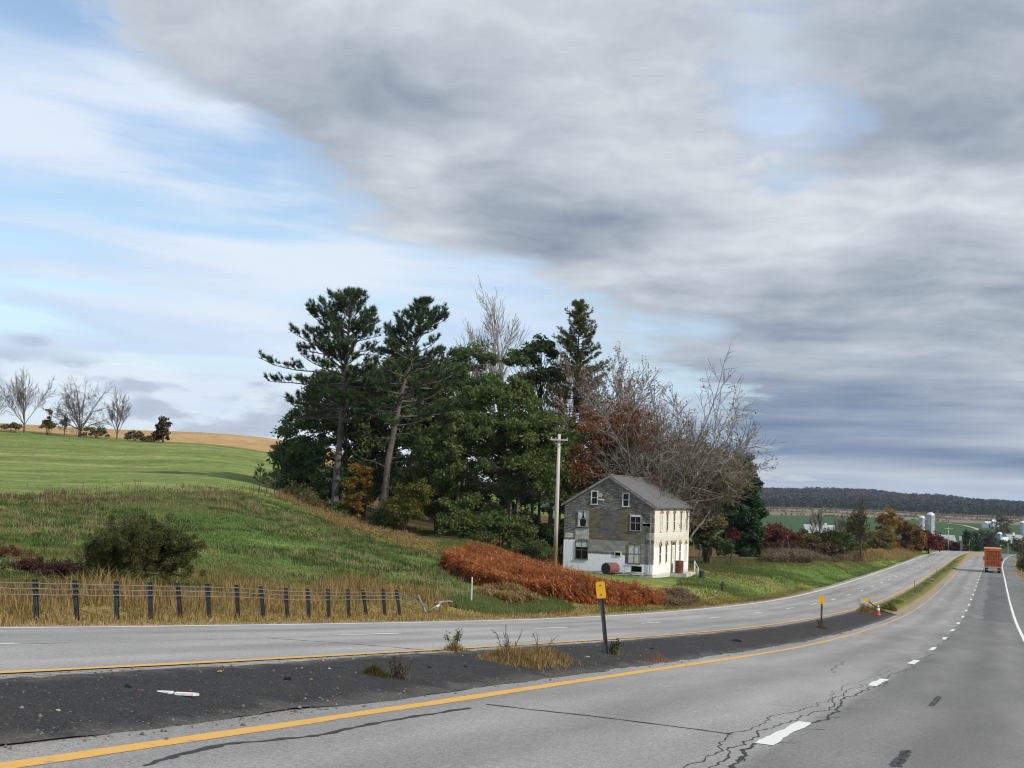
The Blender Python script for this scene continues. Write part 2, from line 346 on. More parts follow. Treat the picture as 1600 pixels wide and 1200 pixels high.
def plain(name, col, rough=.7, spec=.3, metal=0.0, var=.25, scale=3.0, bump=.0):
    m, N = newmat(name); c = objc(N); n = N.noise(c, scale, 5, .6)
    k = N.lin(n, .36, .64, 1 - var, 1 + var); nd = N.n('ShaderNodeVectorMath', operation='SCALE'); nd.inputs[0].default_value = col; N.put(nd.inputs[3], k)
    finish(N, nd.outputs[0], rough, spec, metal=metal, bump=n if bump else None, bstr=bump); return m
def leafmat(name, stops, trans=.3, rough=.6, big=.35):
    """colour varies leaf by leaf and clump by clump"""
    m, N = newmat(name); ri = N.n('ShaderNodeNewGeometry').outputs['Random Per Island']
    n = N.noise(objc(N), big, 3, .5); f = N.m('ADD', N.m('MULTIPLY', ri, .55), N.m('MULTIPLY', N.lin(n, .3, .7), .45))
    col = N.ramp(f, stops); finish(N, col, rough, .25, trans=trans); return m
def barkmat(name, a, b, sc=6.0):
    m, N = newmat(name); c = N.vmul(objc(N), (1, 1, .25)); n = N.noise(c, sc, 5, .65)
    finish(N, N.mix(N.lin(n, .3, .7), a, b), .9, .15, bump=n, bstr=.5, bdist=.03); return m
# ------------------------------------------------------------------ ground sheet
def growth(a, b, s0, k):
    out = [a]; s = s0
    while out[-1] < b: out.append(out[-1] + s); s *= k
    return out
def build_ground():
    xs = sorted(set([round(v, 3) for v in list(np.arange(-16.9, -62, -.9)) + [-v for v in growth(62, 3000, 1.2, 1.022)] + list(np.linspace(-16.85, 3.7, 13)) + [3.95, 4.3, 5, 6, 7, 8] + growth(9, 1500, 1.5, 1.07)]))
    ys = sorted(set([round(v, 3) for v in list(np.arange(-30, 120, .9)) + growth(120, 7000, 1.0, 1.018)]))
    xs = np.array(xs); ys = np.array(ys); gx, gy = np.meshgrid(xs, ys); x = (gx + gshift(gy)).ravel(); y = gy.ravel()
    z = HGT(x, y); nx, ny = len(xs), len(ys)
    i = (np.arange(ny - 1)[:, None] * nx + np.arange(nx - 1)[None]).ravel(); q = np.stack([i, i + 1, i + nx + 1, i + nx], -1)
    # ---- land cover
    X, Y = view(x, y); a = X / np.maximum(Y, 1); xr = x - gshift(y)
    n1 = vnoise(x, y, 2.3, 11); n2 = vnoise(x, y, 7., 12); n3 = vnoise(x, y, 21., 13); nn = .4 * n1 + .35 * n2 + .25 * n3
    C = lambda *c: np.array(srgb(*c)) * .92
    col = np.tile(C(94, 120, 58), (len(x), 1)); 
    def lay(mask, c): nonlocal col; col = col * (1 - mask[:, None]) + np.asarray(c) * mask[:, None]
    lay(sstep(nn, .45, .7) * .8, C(112, 134, 66)); lay(sstep(n2 * .6 + n3 * .4, .5, .72) * .6, C(134, 126, 74)); lay(sstep(1 - nn, .5, .72) * .5, C(72, 98, 46))
    # rough grass: near verge and the weedy margin below the drilled field
    lay(sstep(xr, -27 - 6 * n2, -21) * (1 - sstep(y, 38, 52)) * .8, C(122, 108, 62))
    near_left = sstep(-a, .24, .36) * (1 - sstep(Y, 52, 66)); lay(near_left * sstep(n2, .3, .6) * .6, C(96, 92, 50))
    dm = 84 + 30 * np.clip(a + .3, -.2, .2)
    lay(sstep(Y, dm - 16, dm - 6) * (1 - sstep(Y, dm + 1, dm + 6)) * sstep(-a, .15, .19) * (.35 + .5 * n2), C(98, 88, 52))
    field = sstep(Y, dm, dm + 5) * sstep(-a, .15, .17)
    st = .5 + .5 * np.sin(Y * .55 + 3 * vnoise(X, Y, 60, 5)); lay(field, C(112, 126, 68)); sx_ = vnoise(X * .12, Y * 1.6, 6., 61) * .6 + vnoise(X * .3, Y * 2.5, 3., 62) * .4; lay(field * sstep(sx_, .5, .8) * .75, C(140, 146, 88)); lay(field * sstep(1 - sx_, .5, .8) * .7, C(92, 110, 58))
    d2 = 238 - 40 * np.clip(a + .41, 0, .25); stub = sstep(Y, d2, d2 + 5) * sstep(-a, .10, .14); lay(stub, C(166, 138, 96)); lay(stub * sstep(n3, .4, .8) * .5, C(186, 158, 114))
    lay(stub * sstep(Y, d2 - 2, d2) * (1 - sstep(Y, d2 + 3, d2 + 9)), C(110, 86, 56))
    # leaf litter under the grove
    gr = np.exp(-(((a + .02) / .135)**2)**2) * sstep(Y, 100, 108) * (1 - sstep(Y, 260, 330)); gr = np.maximum(gr, np.exp(-((a - .13) / .075)**4) * sstep(Y, 119, 124) * (1 - sstep(Y, 250, 300)))
    gr = np.maximum(gr, .85 * sstep(Y, 86 + 10 * n2, 98 + 8 * n2) * sstep(a, -.16, -.12) * (1 - sstep(a, .0, .03)) * (1 - sstep(Y, 200, 260)))
    lay(gr * (.7 + .3 * n1), C(78, 58, 40)); lay(gr * sstep(n2, .5, .7) * .5, C(110, 74, 42))
    # rough land beyond the lawn
    rg = sstep(Y, 150, 162) * sstep(a, .185, .20) * (1 - sstep(Y, 430, 500)) * (1 - sstep(xr, -23, -19)); lay(rg, C(112, 92, 66)); lay(rg * sstep(n2, .4, .7), C(84, 70, 48))
    # valley fields
    val = sstep(Y, 420, 520) * sstep(a, -.05, .05); lay(val, C(52, 74, 46))
    lay(val * sstep(Y, 1050, 1080) * (1 - sstep(Y, 1940, 1990)), C(54, 80, 42)); lay(val * sstep(Y, 1960, 1990), C(126, 114, 94)); lay(val * sstep(Y, 2130, 2160) * (1 - sstep(Y, 2230, 2250)) * sstep(n3, .3, .5), C(76, 62, 48))
    lay(val * sstep(Y, 2360, 2380) * (1 - sstep(Y, 2440, 2460)), C(72, 58, 50)); lay(val * sstep(Y, 2250, 2260) * (1 - sstep(Y, 2340, 2350)), C(130, 118, 98)); lay(val * sstep(Y, 2480, 2520), C(50, 42, 40))
    # sandy road edges
    for e in (-16.95, 3.9): lay(np.exp(-((xr - e) / .35)**2) * (1 - sstep(y, 500, 600)) * .9, C(150, 138, 118))
    lay(sstep(xr, -20.6, -19) * (1 - sstep(xr, -17.4, -17.0)) * (1 - sstep(y, 60, 110)) * sstep(n1, .3, .55) * .6, C(140, 120, 74))
    lay(sstep(xr, 3.9, 4.3) * (1 - sstep(xr, 5.0, 6.5)) * sstep(n1, .3, .6) * .8, C(150, 120, 84))
    me = mesh_np('ground', np.stack([x, y, z], -1), q, None, True)
    ca = me.color_attributes.new('Col', 'FLOAT_COLOR', 'POINT'); ca.data.foreach_set('color', np.concatenate([col, np.ones((len(x), 1))], 1).astype(np.float32).ravel())
    m, N = newmat('ground_cover'); at_ = N.n('ShaderNodeAttribute', attribute_name='Col').outputs['Color']; c = objc(N)
    f1 = N.noise(c, 2.2, 6, .7); f2 = N.noise(c, .35, 4, .6); f3 = N.noise(c, 9.0, 3, .7)
    k = N.m('MULTIPLY', N.m('MULTIPLY', N.lin(f1, .36, .64, .68, 1.32), N.lin(f2, .36, .64, .82, 1.18)), N.lin(f3, .36, .64, .78, 1.22))
    nd = N.n('ShaderNodeVectorMath', operation='SCALE'); N.put(nd.inputs[0], at_); N.put(nd.inputs[3], k)
    finish(N, nd.outputs[0], .95, .1, bump=f1, bstr=.6, bdist=.12); me.materials.append(m)
    tag(link('ground', me), kind='structure')
build_ground()

# ------------------------------------------------------------------ carriageways
def asphalt(name, base, lanes, dark_from=None, speck=.95):
    m, N = newmat(name); c = objc(N); s = N.n('ShaderNodeSeparateXYZ'); N.put(s.inputs[0], c); x = s.outputs[0]; y = s.outputs[1]
    sp1 = N.noise(c, 26.0, 3, .75); sp2 = N.noise(c, 75.0, 2, .8); bl = N.noise(N.vmul(c, (1.0, .16, 1)), .9, 5, .6); lg = N.noise(N.vmul(c, (.5, .05, 1)), .5, 4, .55)
    fine = N.n('ShaderNodeTexVoronoi'); N.put(fine.inputs['Vector'], c); fine.inputs['Scale'].default_value = 42.0
    k = N.m('MULTIPLY', N.lin(sp1, .38, .62, 1 - .20 * speck, 1 + .20 * speck), N.lin(sp2, .38, .62, 1 - .30 * speck, 1 + .30 * speck))
    k = N.m('MULTIPLY', k, N.lin(bl, .36, .64, .88, 1.12)); k = N.m('MULTIPLY', k, N.lin(lg, .36, .64, .88, 1.12)); spot_ = N.noise(c, 1.7, 5, .7); k = N.m('MULTIPLY', k, N.ss(spot_, .66, .74, 1.0, .72)); k = N.m('MULTIPLY', k, N.ss(N.noise(N.vmul(c, (.22, 1.6, 1)), 2.2, 4, .6), .64, .72, 1.0, .86))
    for l in lanes:          # polished wheel paths on both sides of an oily centre strip
        for o_, w_, a_ in ((-.9, .38, .10), (.9, .38, .10), (0, .45, -.10)):
            d = N.m('DIVIDE', N.m('SUBTRACT', x, l + o_), w_); g = N.m('POWER', 2.718, N.m('MULTIPLY', N.m('MULTIPLY', d, d), -1.0))
            k = N.m('MULTIPLY', k, N.m('ADD', 1.0, N.m('MULTIPLY', g, a_)))
    if dark_from is not None:      # the outer lane is a younger, darker overlay
        jit = N.m('ADD', x, N.m('MULTIPLY', N.m('SUBTRACT', bl, .5), .25)); k = N.m('MULTIPLY', k, N.lin(jit, dark_from - .12, dark_from + .12, 1.0, .62))
    # patched repairs
    nd = N.n('ShaderNodeVectorMath', operation='SCALE'); nd.inputs[0].default_value = base; N.put(nd.inputs[3], k)
    tone = N.mix(N.ss(N.noise(c, .25, 3, .5), .45, .6), nd.outputs[0], N.mix(.5, nd.outputs[0], nd.outputs[0], 'MIX'))
    finish(N, tone, .86, .28, bump=sp2, bstr=.35, bdist=.01); return m
ASPH_R = asphalt('asphalt_outbound', (.235, .232, .226), (-4.05, -.35), -2.15)
ASPH_L = asphalt('asphalt_inbound', (.27, .266, .258), (-14.6, -10.95))
def ysteps(y0, y1):
    out = [y0]
    while out[-1] < y1: out.append(out[-1] + (1.0 if out[-1] < 130 else 3.0))
    return np.array(out)
def strip(name, x0, x1, y0, y1, dz, mat, nx=2, jag=None, parent=None, seed=0, zf=None):
    """a sheet that follows the carriageway surface; jag = (amp left, amp right, wavelength)"""
    ys = ysteps(y0, y1)
    if jag and y1 - y0 > 30: ys = np.unique(np.concatenate([np.arange(y0, min(y1, 110), .25), ys[ys > 109]]))
    elif jag: ys = np.arange(y0, y1 + .01, .12)
    t = np.linspace(0, 1, nx); V = []
    xa = np.full(len(ys), float(x0)); xb = np.full(len(ys), float(x1))
    if jag:
        xa = xa + jag[0] * ((vnoise(ys, ys * 0, jag[2], seed) - .5) * 1.4 + (vnoise(ys, ys * 0, jag[2] * .27, seed + 1) - .5) * .8)
        xb = xb + jag[1] * ((vnoise(ys, ys * 0, jag[2], seed + 2) - .5) * 1.4 + (vnoise(ys, ys * 0, jag[2] * .27, seed + 3) - .5) * .8)
    gx = xa[:, None] * (1 - t) + xb[:, None] * t; gy = np.repeat(ys[:, None], nx, 1)
    z = zroad(gx.ravel(), gy.ravel()) + dz
    if zf is not None: z = z + zf(gx.ravel(), gy.ravel())
    V = np.stack([gx.ravel() + gshift(gy.ravel()), gy.ravel(), z], -1)
    i = (np.arange(len(ys) - 1)[:, None] * nx + np.arange(nx - 1)[None]).ravel(); q = np.stack([i, i + 1, i + nx + 1, i + nx], -1)
    return link(name, mesh_np(name, V, q, mat, True), parent)
road_in = tag(strip('inbound_road', -16.85, -8.35, -30, 600, 0, ASPH_L, 11), kind='structure')
road_out = tag(strip('outbound_road', -6.6, 3.7, -30, 600, 0, ASPH_R, 13), kind='structure')
def paint(name, base, wear):
    m, N = newmat(name); c = objc(N); n = N.noise(N.vmul(c, (1, .5, 1)), 7.0, 6, .75); n2 = N.noise(c, 60, 3, .8); n3 = N.noise(N.vmul(c, (2, .12, 1)), 1.0, 3, .5)
    w = N.ss(N.m('ADD', N.m('ADD', n, N.m('MULTIPLY', n3, .35)), N.m('MULTIPLY', n2, .25)), wear, wear + .13)
    col = N.mix(w, base, (.21, .205, .195)); col = N.mix(N.lin(n2, .3, .7, 0, .25), col, tuple(v * .6 for v in base)); finish(N, col, .6, .35); return m
YEL = paint('yellow_line_paint', (.66, .37, .07), .86); WHI = paint('white_line_paint', (.74, .74, .72), .98); WHI2 = paint('white_dash_paint', (.70, .70, .69), 1.0)
strip('yellow_edge_line', -6.06, -5.86, -30, 560, .006, YEL, 3, (.02, .02, 1.1), road_out, 3)
strip('white_edge_line', 1.36, 1.54, -30, 560, .006, WHI, 3, (.02, .02, 1.1), road_out, 5)
strip('yellow_edge_line', -9.14, -8.95, -30, 560, .006, YEL, 3, (.02, .02, 1.1), road_in, 7)
strip('white_edge_line', -16.53, -16.35, -30, 560, .006, WHI, 3, (.02, .02, 1.1), road_in, 9)
for n in range(-2, 36):
    y = 14.78 + 12.192 * n; strip('lane_dash', XR - .09, XR + .09, y - 1.55, y + 1.55, .006, WHI2, 3, (.035, .035, .5), road_out, 20 + n)
for n in range(-3, 34):
    y = 24.86 + 12.192 * n; strip('lane_dash', XL - .08, XL + .08, y - 1.55, y + 1.55, .006, WHI2, 3, (.03, .03, .5), road_in, 80 + n)
# paved median: dark asphalt laid between the carriageways, its edges broken
def medmat():
    m, N = newmat('median_asphalt'); c = objc(N); a = N.noise(c, 55, 3, .8); b = N.noise(c, 2.0, 5, .6); v = N.n('ShaderNodeTexVoronoi'); N.put(v.inputs['Vector'], c); v.inputs['Scale'].default_value = 14
    chip = N.m('MULTIPLY', N.ss(v.outputs['Distance'], .22, .10), N.ss(N.noise(c, 30, 1, .5), .50, .58))
    g2 = N.noise(c, 24, 3, .75); col = N.mix(N.lin(a, .38, .62), (.008, .008, .009), (.066, .066, .068)); col = N.mix(N.ss(b, .4, .7, 0, .5), col, (.055, .053, .050)); col = N.mix(N.ss(g2, .5, .72, 0, .5), col, (.012, .012, .012)); sX = N.n('ShaderNodeSeparateXYZ'); N.put(sX.inputs[0], c); ed = N.ss(N.m('ADD', N.m('ABSOLUTE', N.m('ADD', sX.outputs[0], 7.48)), N.m('MULTIPLY', N.m('SUBTRACT', b, .5), .9)), .70, 1.05); col = N.mix(N.m('MULTIPLY', ed, N.lin(g2, .36, .64, .15, .85)), col, (.13, .125, .115)); col = N.mix(chip, col, (.2, .19, .18))
    finish(N, col, .95, .15, bump=a, bstr=.8, bdist=.02); return m
MED = medmat()
def hump(x, y): return .05 * np.clip(1 - np.abs((x + 7.48) / 1.06)**2, 0, 1) + .02 * (vnoise(x, y, .7, 31) - .5) + .015 * (vnoise(x, y, .25, 32) - .5)
med = tag(strip('median_strip', -8.56, -6.40, -30, 93, .012, MED, 13, (.07, .13, 3.4), None, 41, hump), kind='structure')
def gmed():
    m, N = newmat('median_turf'); c = objc(N); s = N.n('ShaderNodeSeparateXYZ'); N.put(s.inputs[0], c); n = N.noise(N.vmul(c, (1, .3, 1)), 1.4, 5, .7); x = N.m('ADD', s.outputs[0], N.m('MULTIPLY', N.m('SUBTRACT', n, .5), .9))
    g = N.mix(N.lin(N.noise(c, 5, 4, .7), .3, .7), srgb(74, 86, 44), srgb(120, 112, 64)); sand = N.mix(N.lin(N.noise(c, 8, 4, .7), .3, .7), srgb(128, 112, 88), srgb(164, 146, 120))
    e = N.m('ABSOLUTE', N.m('ADD', x, 7.65)); 
    finish(N, N.mix(N.ss(e, .62, 1.05, 0, .8), g, sand), .95, .1, bump=n, bstr=.5); return m
def hump2(x, y): return .10 * np.clip(1 - np.abs((x - 0 + 7.5) / 1.2)**2, 0, 1) * (.7 + .6 * vnoise(x, y, 1.5, 33))
tag(strip('median_verge', -8.6, -6.3, 92.2, 560, .02, gmed(), 9, (.12, .15, 2.0), None, 51, hump2), kind='structure')
# cracks and sealed joints: narrow ragged ribbons lying on the asphalt
CRK = plain('crack_sealant', (.030, .030, .030), .7, .3, 0, .3, 9)
def ribbon(name, pts, w, dz, mat, parent, jit=.0, step=.15, seed=0, xs=None):
    rnd = np.random.RandomState(seed); P = np.array(pts, float); seg = np.linalg.norm(np.diff(P, axis=0), axis=1); L = np.concatenate([[0], np.cumsum(seg)])
    s = np.arange(0, L[-1], step); Q = np.stack([np.interp(s, L, P[:, 0]), np.interp(s, L, P[:, 1])], -1); d = np.gradient(Q, axis=0); d /= np.linalg.norm(d, axis=1)[:, None]
    nrm = np.stack([-d[:, 1], d[:, 0]], -1); e_ = rnd.normal(0, jit, len(s)); off = np.zeros(len(s))
    for i_ in range(1, len(s)): off[i_] = off[i_ - 1] * .86 + e_[i_]
    Q = Q + nrm * off[:, None]
    ww = w * (.35 + 1.1 * rnd.rand(len(s))) * np.clip(1.5 - (Q[:, 1] - 8) / 22, .55, 1.5); a = Q + nrm * ww[:, None] / 2; b = Q - nrm * ww[:, None] / 2; V = np.concatenate([a, b]); z = zroad(V[:, 0], V[:, 1]) + dz
    V = np.concatenate([V + np.stack([gshift(V[:, 1]), 0 * V[:, 1]], -1), z[:, None]], 1); n = len(s); i = np.arange(n - 1)
    return link(name, mesh_np(name, V, np.stack([i, i + 1, n + i + 1, n + i], -1), mat), parent)
def road_xy(px, py, x0):
    """road-plane point on the ray (x guessed, then refined)"""
    g = ground_at(px, py, 5, 500); return (g[0], g[1])
rn = random.Random(4)
for k in range(3):       # alligator cracking beside the lane line
    o = (-.34, -.16, .05, .16, .27)[k]; strip_pts = [(XR + o + .10 * math.sin(y * .7 + k) + rn.uniform(-.05, .05), y) for y in np.arange(7 + k, 70 + 5 * k, .5)]
    ribbon('lane_joint_crack', strip_pts, (.012, .018, .034, .026)[k], .003 + .0003 * k, CRK, road_out, .016, .09, 60 + k)
for k in range(22):
    y = 6 + 44 * (k / 22)**1.2; x = XR + rn.uniform(-.05, .25); ribbon('cross_crack', [(x - .05, y), (x + rn.uniform(-.15, .35), y + rn.uniform(.1, .5))], .014, .0045, CRK, road_out, .01, .06, 100 + k)
ribbon('sealed_crack', [road_xy(*p, 0) for p in ((225, 1197), (350, 1163), (480, 1152), (600, 1128), (740, 1107))], .045, .004, CRK, road_out, .012, .12, 5)
ribbon('sealed_crack', [road_xy(*p, 0) for p in ((760, 1101), (900, 1117), (1040, 1134), (1160, 1150))], .05, .0042, CRK, road_out, .01, .12, 6)
ribbon('sealed_crack', [road_xy(*p, 0) for p in ((415, 997), (520, 1004), (620, 1012), (690, 1018))], .06, .004, CRK, road_in, .012, .12, 7)
ribbon('sealed_crack', [(-8.6, 50), (-10.5, 47), (-12.6, 46), (-14.5, 47.5)], .03, .004, CRK, road_in, .012, .12, 8)
ribbon('hairline_crack', [road_xy(*p, 0) for p in ((1300, 1052), (1308, 1040), (1318, 1033))], .03, .004, CRK, road_out, .02, .08, 9)
for k, y0 in enumerate((6, 30, 55, 85)): ribbon('edge_crack', [(-6.35 + .1 * math.sin(y * .8 + k), y) for y in np.arange(y0, y0 + 22, .6)], .022, .004, CRK, road_out, .015, .12, 200 + k)
for k, y0 in enumerate((8, 40)): ribbon('edge_crack', [(-8.75 + .06 * math.sin(y * .9 + k), y) for y in np.arange(y0, y0 + 26, .6)], .02, .004, CRK, road_in, .012, .12, 220 + k)
ribbon('lane_seam', [(XL + .12, y) for y in range(10, 150, 4)], .02, .004, CRK, road_in, .006, .3, 230)
# darker repair in the outer lane, and rubber marks
PAT = asphalt('patch_asphalt', (.105, .105, .107), ())
strip('asphalt_patch', -.75, 1.22, 96, 214, .004, PAT, 5, (.45, .10, 9.0), road_out, 71)
RUB = plain('tyre_rubber_mark', (.05, .05, .052), .8, .2, 0, .5, 14)
for (a, b) in (((1452, 1103), (1466, 1088)), ((1457, 1104), (1470, 1089)), ((1395, 1199), (1414, 1172)), ((1404, 1199), (1421, 1172))):
    ribbon('rubber_mark', [road_xy(*a, 0), road_xy(*b, 0)], .05, .0038, RUB, road_out, .002, .08, int(a[0]))
# ------------------------------------------------------------------ farmhouse
GX, GY, GZ = -34.5, 102.3, -6.65                     # rear corner of the gable wall, at the foot
def aty(px, py, y): d = ray(px, py); return d * (y / d[1])
def gw(zx, zy): p = aty(860 + zx / 6, 720 + zy / 6, GY); return p[0] - GX, p[2] - GZ        # gable plane -> local x, z
def fwl(zx, zy): p = atx(860 + zx / 6, 720 + zy / 6, -26.6); return p[1] - GY, p[2] - GZ    # front plane -> local y, z
HW, HL, HE, HA = 7.9, 13.0, 5.92, 8.35
def rectmask(N, u, v, u0, u1, v0, v1, jit, soft=.05):
    a = N.m('ADD', u, jit); b = N.m('ADD', v, jit)
    f = N.m('MULTIPLY', N.m('MULTIPLY', N.ss(a, u0 - soft, u0 + soft), N.ss(a, u1 + soft, u1 - soft)), N.m('MULTIPLY', N.ss(b, v0 - soft, v0 + soft), N.ss(b, v1 + soft, v1 - soft)))
    return f
def wallmat(name, front):
    m, N = newmat(name); c = objc(N); s = N.n('ShaderNodeSeparateXYZ'); N.put(s.inputs[0], c)
    u = s.outputs[1] if front else s.outputs[0]; v = s.outputs[2]; uv = N.comb(u, v, 0.0)
    br = N.n('ShaderNodeTexBrick'); N.put(br.inputs['Vector'], uv); br.inputs['Scale'].default_value = 1.0; br.inputs['Brick Width'].default_value = .42; br.inputs['Row Height'].default_value = .205
    br.inputs['Mortar Size'].default_value = .012; br.inputs['Mortar Smooth'].default_value = .3; br.inputs['Color1'].default_value = (0, 0, 0, 1); br.inputs['Color2'].default_value = (1, 1, 1, 1); br.inputs['Mortar'].default_value = (.5, .5, .5, 1)
    rb = N.n('ShaderNodeSeparateColor'); N.put(rb.inputs[0], br.outputs[0]); rb = rb.outputs[0]
    n1 = N.noise(uv, 1.3, 6, .65); n2 = N.noise(uv, 5.0, 6, .7); n3 = N.noise(N.vmul(uv, (1, .18, 1)), 3.0, 5, .65); jit = N.m('MULTIPLY', N.m('SUBTRACT', n2, .5), .22)
    streak = N.ss(n3, .5, .72)
    if not front:
        col = N.mix(N.lin(rb, 0, 1), (.088, .084, .080), (.165, .158, .150)); col = N.mix(N.ss(n1, .42, .68), col, (.19, .175, .155)); sm = N.noise(N.vmul(uv, (.55, 3.2, 1)), 1.6, 6, .7); col = N.mix(N.ss(sm, .55, .72, 0, .7), col, (.30, .29, .27)); col = N.mix(N.ss(sm, .46, .34, 0, .6), col, (.050, .049, .051)); dsh = N.noise(N.vmul(uv, (1.6, 7.0, 1), (3, 1, 0)), 1.5, 6, .75); col = N.mix(N.ss(dsh, .53, .61, 0, .85), col, (.40, .385, .36)); col = N.mix(N.ss(dsh, .47, .40, 0, .8), col, (.045, .043, .043)); rs_ = N.noise(uv, .9, 4, .6); col = N.mix(N.ss(rs_, .54, .66, 0, .45), col, (.12, .085, .055))
        lines = N.m('MULTIPLY', br.outputs['Fac'], N.ss(n2, .42, .62)); col = N.mix(N.m('MULTIPLY', lines, .6), col, (.33, .32, .30))
        def patch(z0, z1, c1, amt=1.0):
            nonlocal col; (u0, v1), (u1, v0) = gw(*z0), gw(*z1); f = rectmask(N, u, v, u0, u1, v0, v1, jit)
            cc = N.mix(N.lin(rb, 0, 1), tuple(k * .75 for k in c1), tuple(k * 1.25 for k in c1)); col = N.mix(N.m('MULTIPLY', f, amt), col, cc)
        patch((360, 455), (462, 740), (.145, .125, .085)); patch((645, 470), (738, 745), (.145, .125, .085)); patch((462, 458), (645, 760), (.115, .112, .112), .7)
        patch((738, 665), (960, 780), (.15, .145, .11), .8); patch((235, 630), (362, 735), (.42, .42, .38)); patch((345, 735), (725, 865), (.30, .295, .27), .85); patch((850, 780), (965, 970), (.26, .255, .235), .9)
        patch((140, 672), (212, 720), (.55, .55, .53), .9); patch((900, 675), (965, 745), (.45, .45, .43), .7); patch((860, 640), (965, 675), (.13, .12, .07), .9)
        # limewashed foot of the wall; bare blocks show where it has weathered
        (u0, vt) = gw(120, 735); (u1, vb) = gw(236, 930); f = rectmask(N, u, v, -1, u1 + .1, -1, vt, jit, .06)
        (u2, v2) = gw(350, 868); f2 = rectmask(N, u, v, u1 - .1, gw(725, 0)[0], -1, v2, jit, .06); f3 = rectmask(N, u, v, gw(722, 0)[0], 9, -1, gw(800, 968)[1], jit, .06)
        w = N.m('MAXIMUM', f, N.m('MAXIMUM', f2, f3)); w = N.m('MULTIPLY', w, N.ss(n2, .76, .66)); wc = N.mix(N.ss(n1, .5, .75, 0, .35), (.86, .88, .92), (.55, .55, .53)); wc = N.mix(N.m('MULTIPLY', br.outputs['Fac'], .15), wc, (.5, .5, .5)); col = N.mix(w, col, wc)
        # pale bands along the verge boards
        sl_ = (HA - HE) / (HW / 2); d = N.m('SUBTRACT', N.m('SUBTRACT', HA, N.m('MULTIPLY', N.m('ABSOLUTE', N.m('SUBTRACT', u, HW / 2)), sl_)), v)
        col = N.mix(N.m('MULTIPLY', N.ss(N.m('ADD', d, jit), .42, .22), .55), col, (.30, .29, .275))
    else:
        col = N.mix(N.lin(rb, 0, 1), (.60, .58, .52), (.70, .68, .62)); col = N.mix(N.m('MULTIPLY', streak, .45), col, (.42, .39, .33)); lower = N.ss(N.m('ADD', v, N.m('MULTIPLY', jit, 2.0)), 2.75, 2.35)
        col = N.mix(N.m('MULTIPLY', N.ss(n1, .5, .72), .5), col, (.48, .45, .38)); col = N.mix(lower, col, N.mix(N.ss(n2, .55, .75, 0, .4), (.80, .80, .79), (.6, .58, .53)))
        mid = rectmask(N, u, v, -1, 20, 2.5, 3.3, jit, .2); col = N.mix(N.m('MULTIPLY', mid, N.ss(n2, .4, .65, 0, .7)), col, (.36, .34, .29)); col = N.mix(N.m('MULTIPLY', br.outputs['Fac'], .18), col, (.35, .33, .3))
    foot = N.ss(N.m('ADD', v, N.m('MULTIPLY', jit, 1.5)), .35, .05); col = N.mix(N.m('MULTIPLY', foot, .45), col, (.22, .2, .17))
    finish(N, col, .9, .2, bump=N.m('ADD', N.m('MULTIPLY', br.outputs['Fac'], -1.0), N.m('MULTIPLY', n2, .8)), bstr=.5, bdist=.02); return m
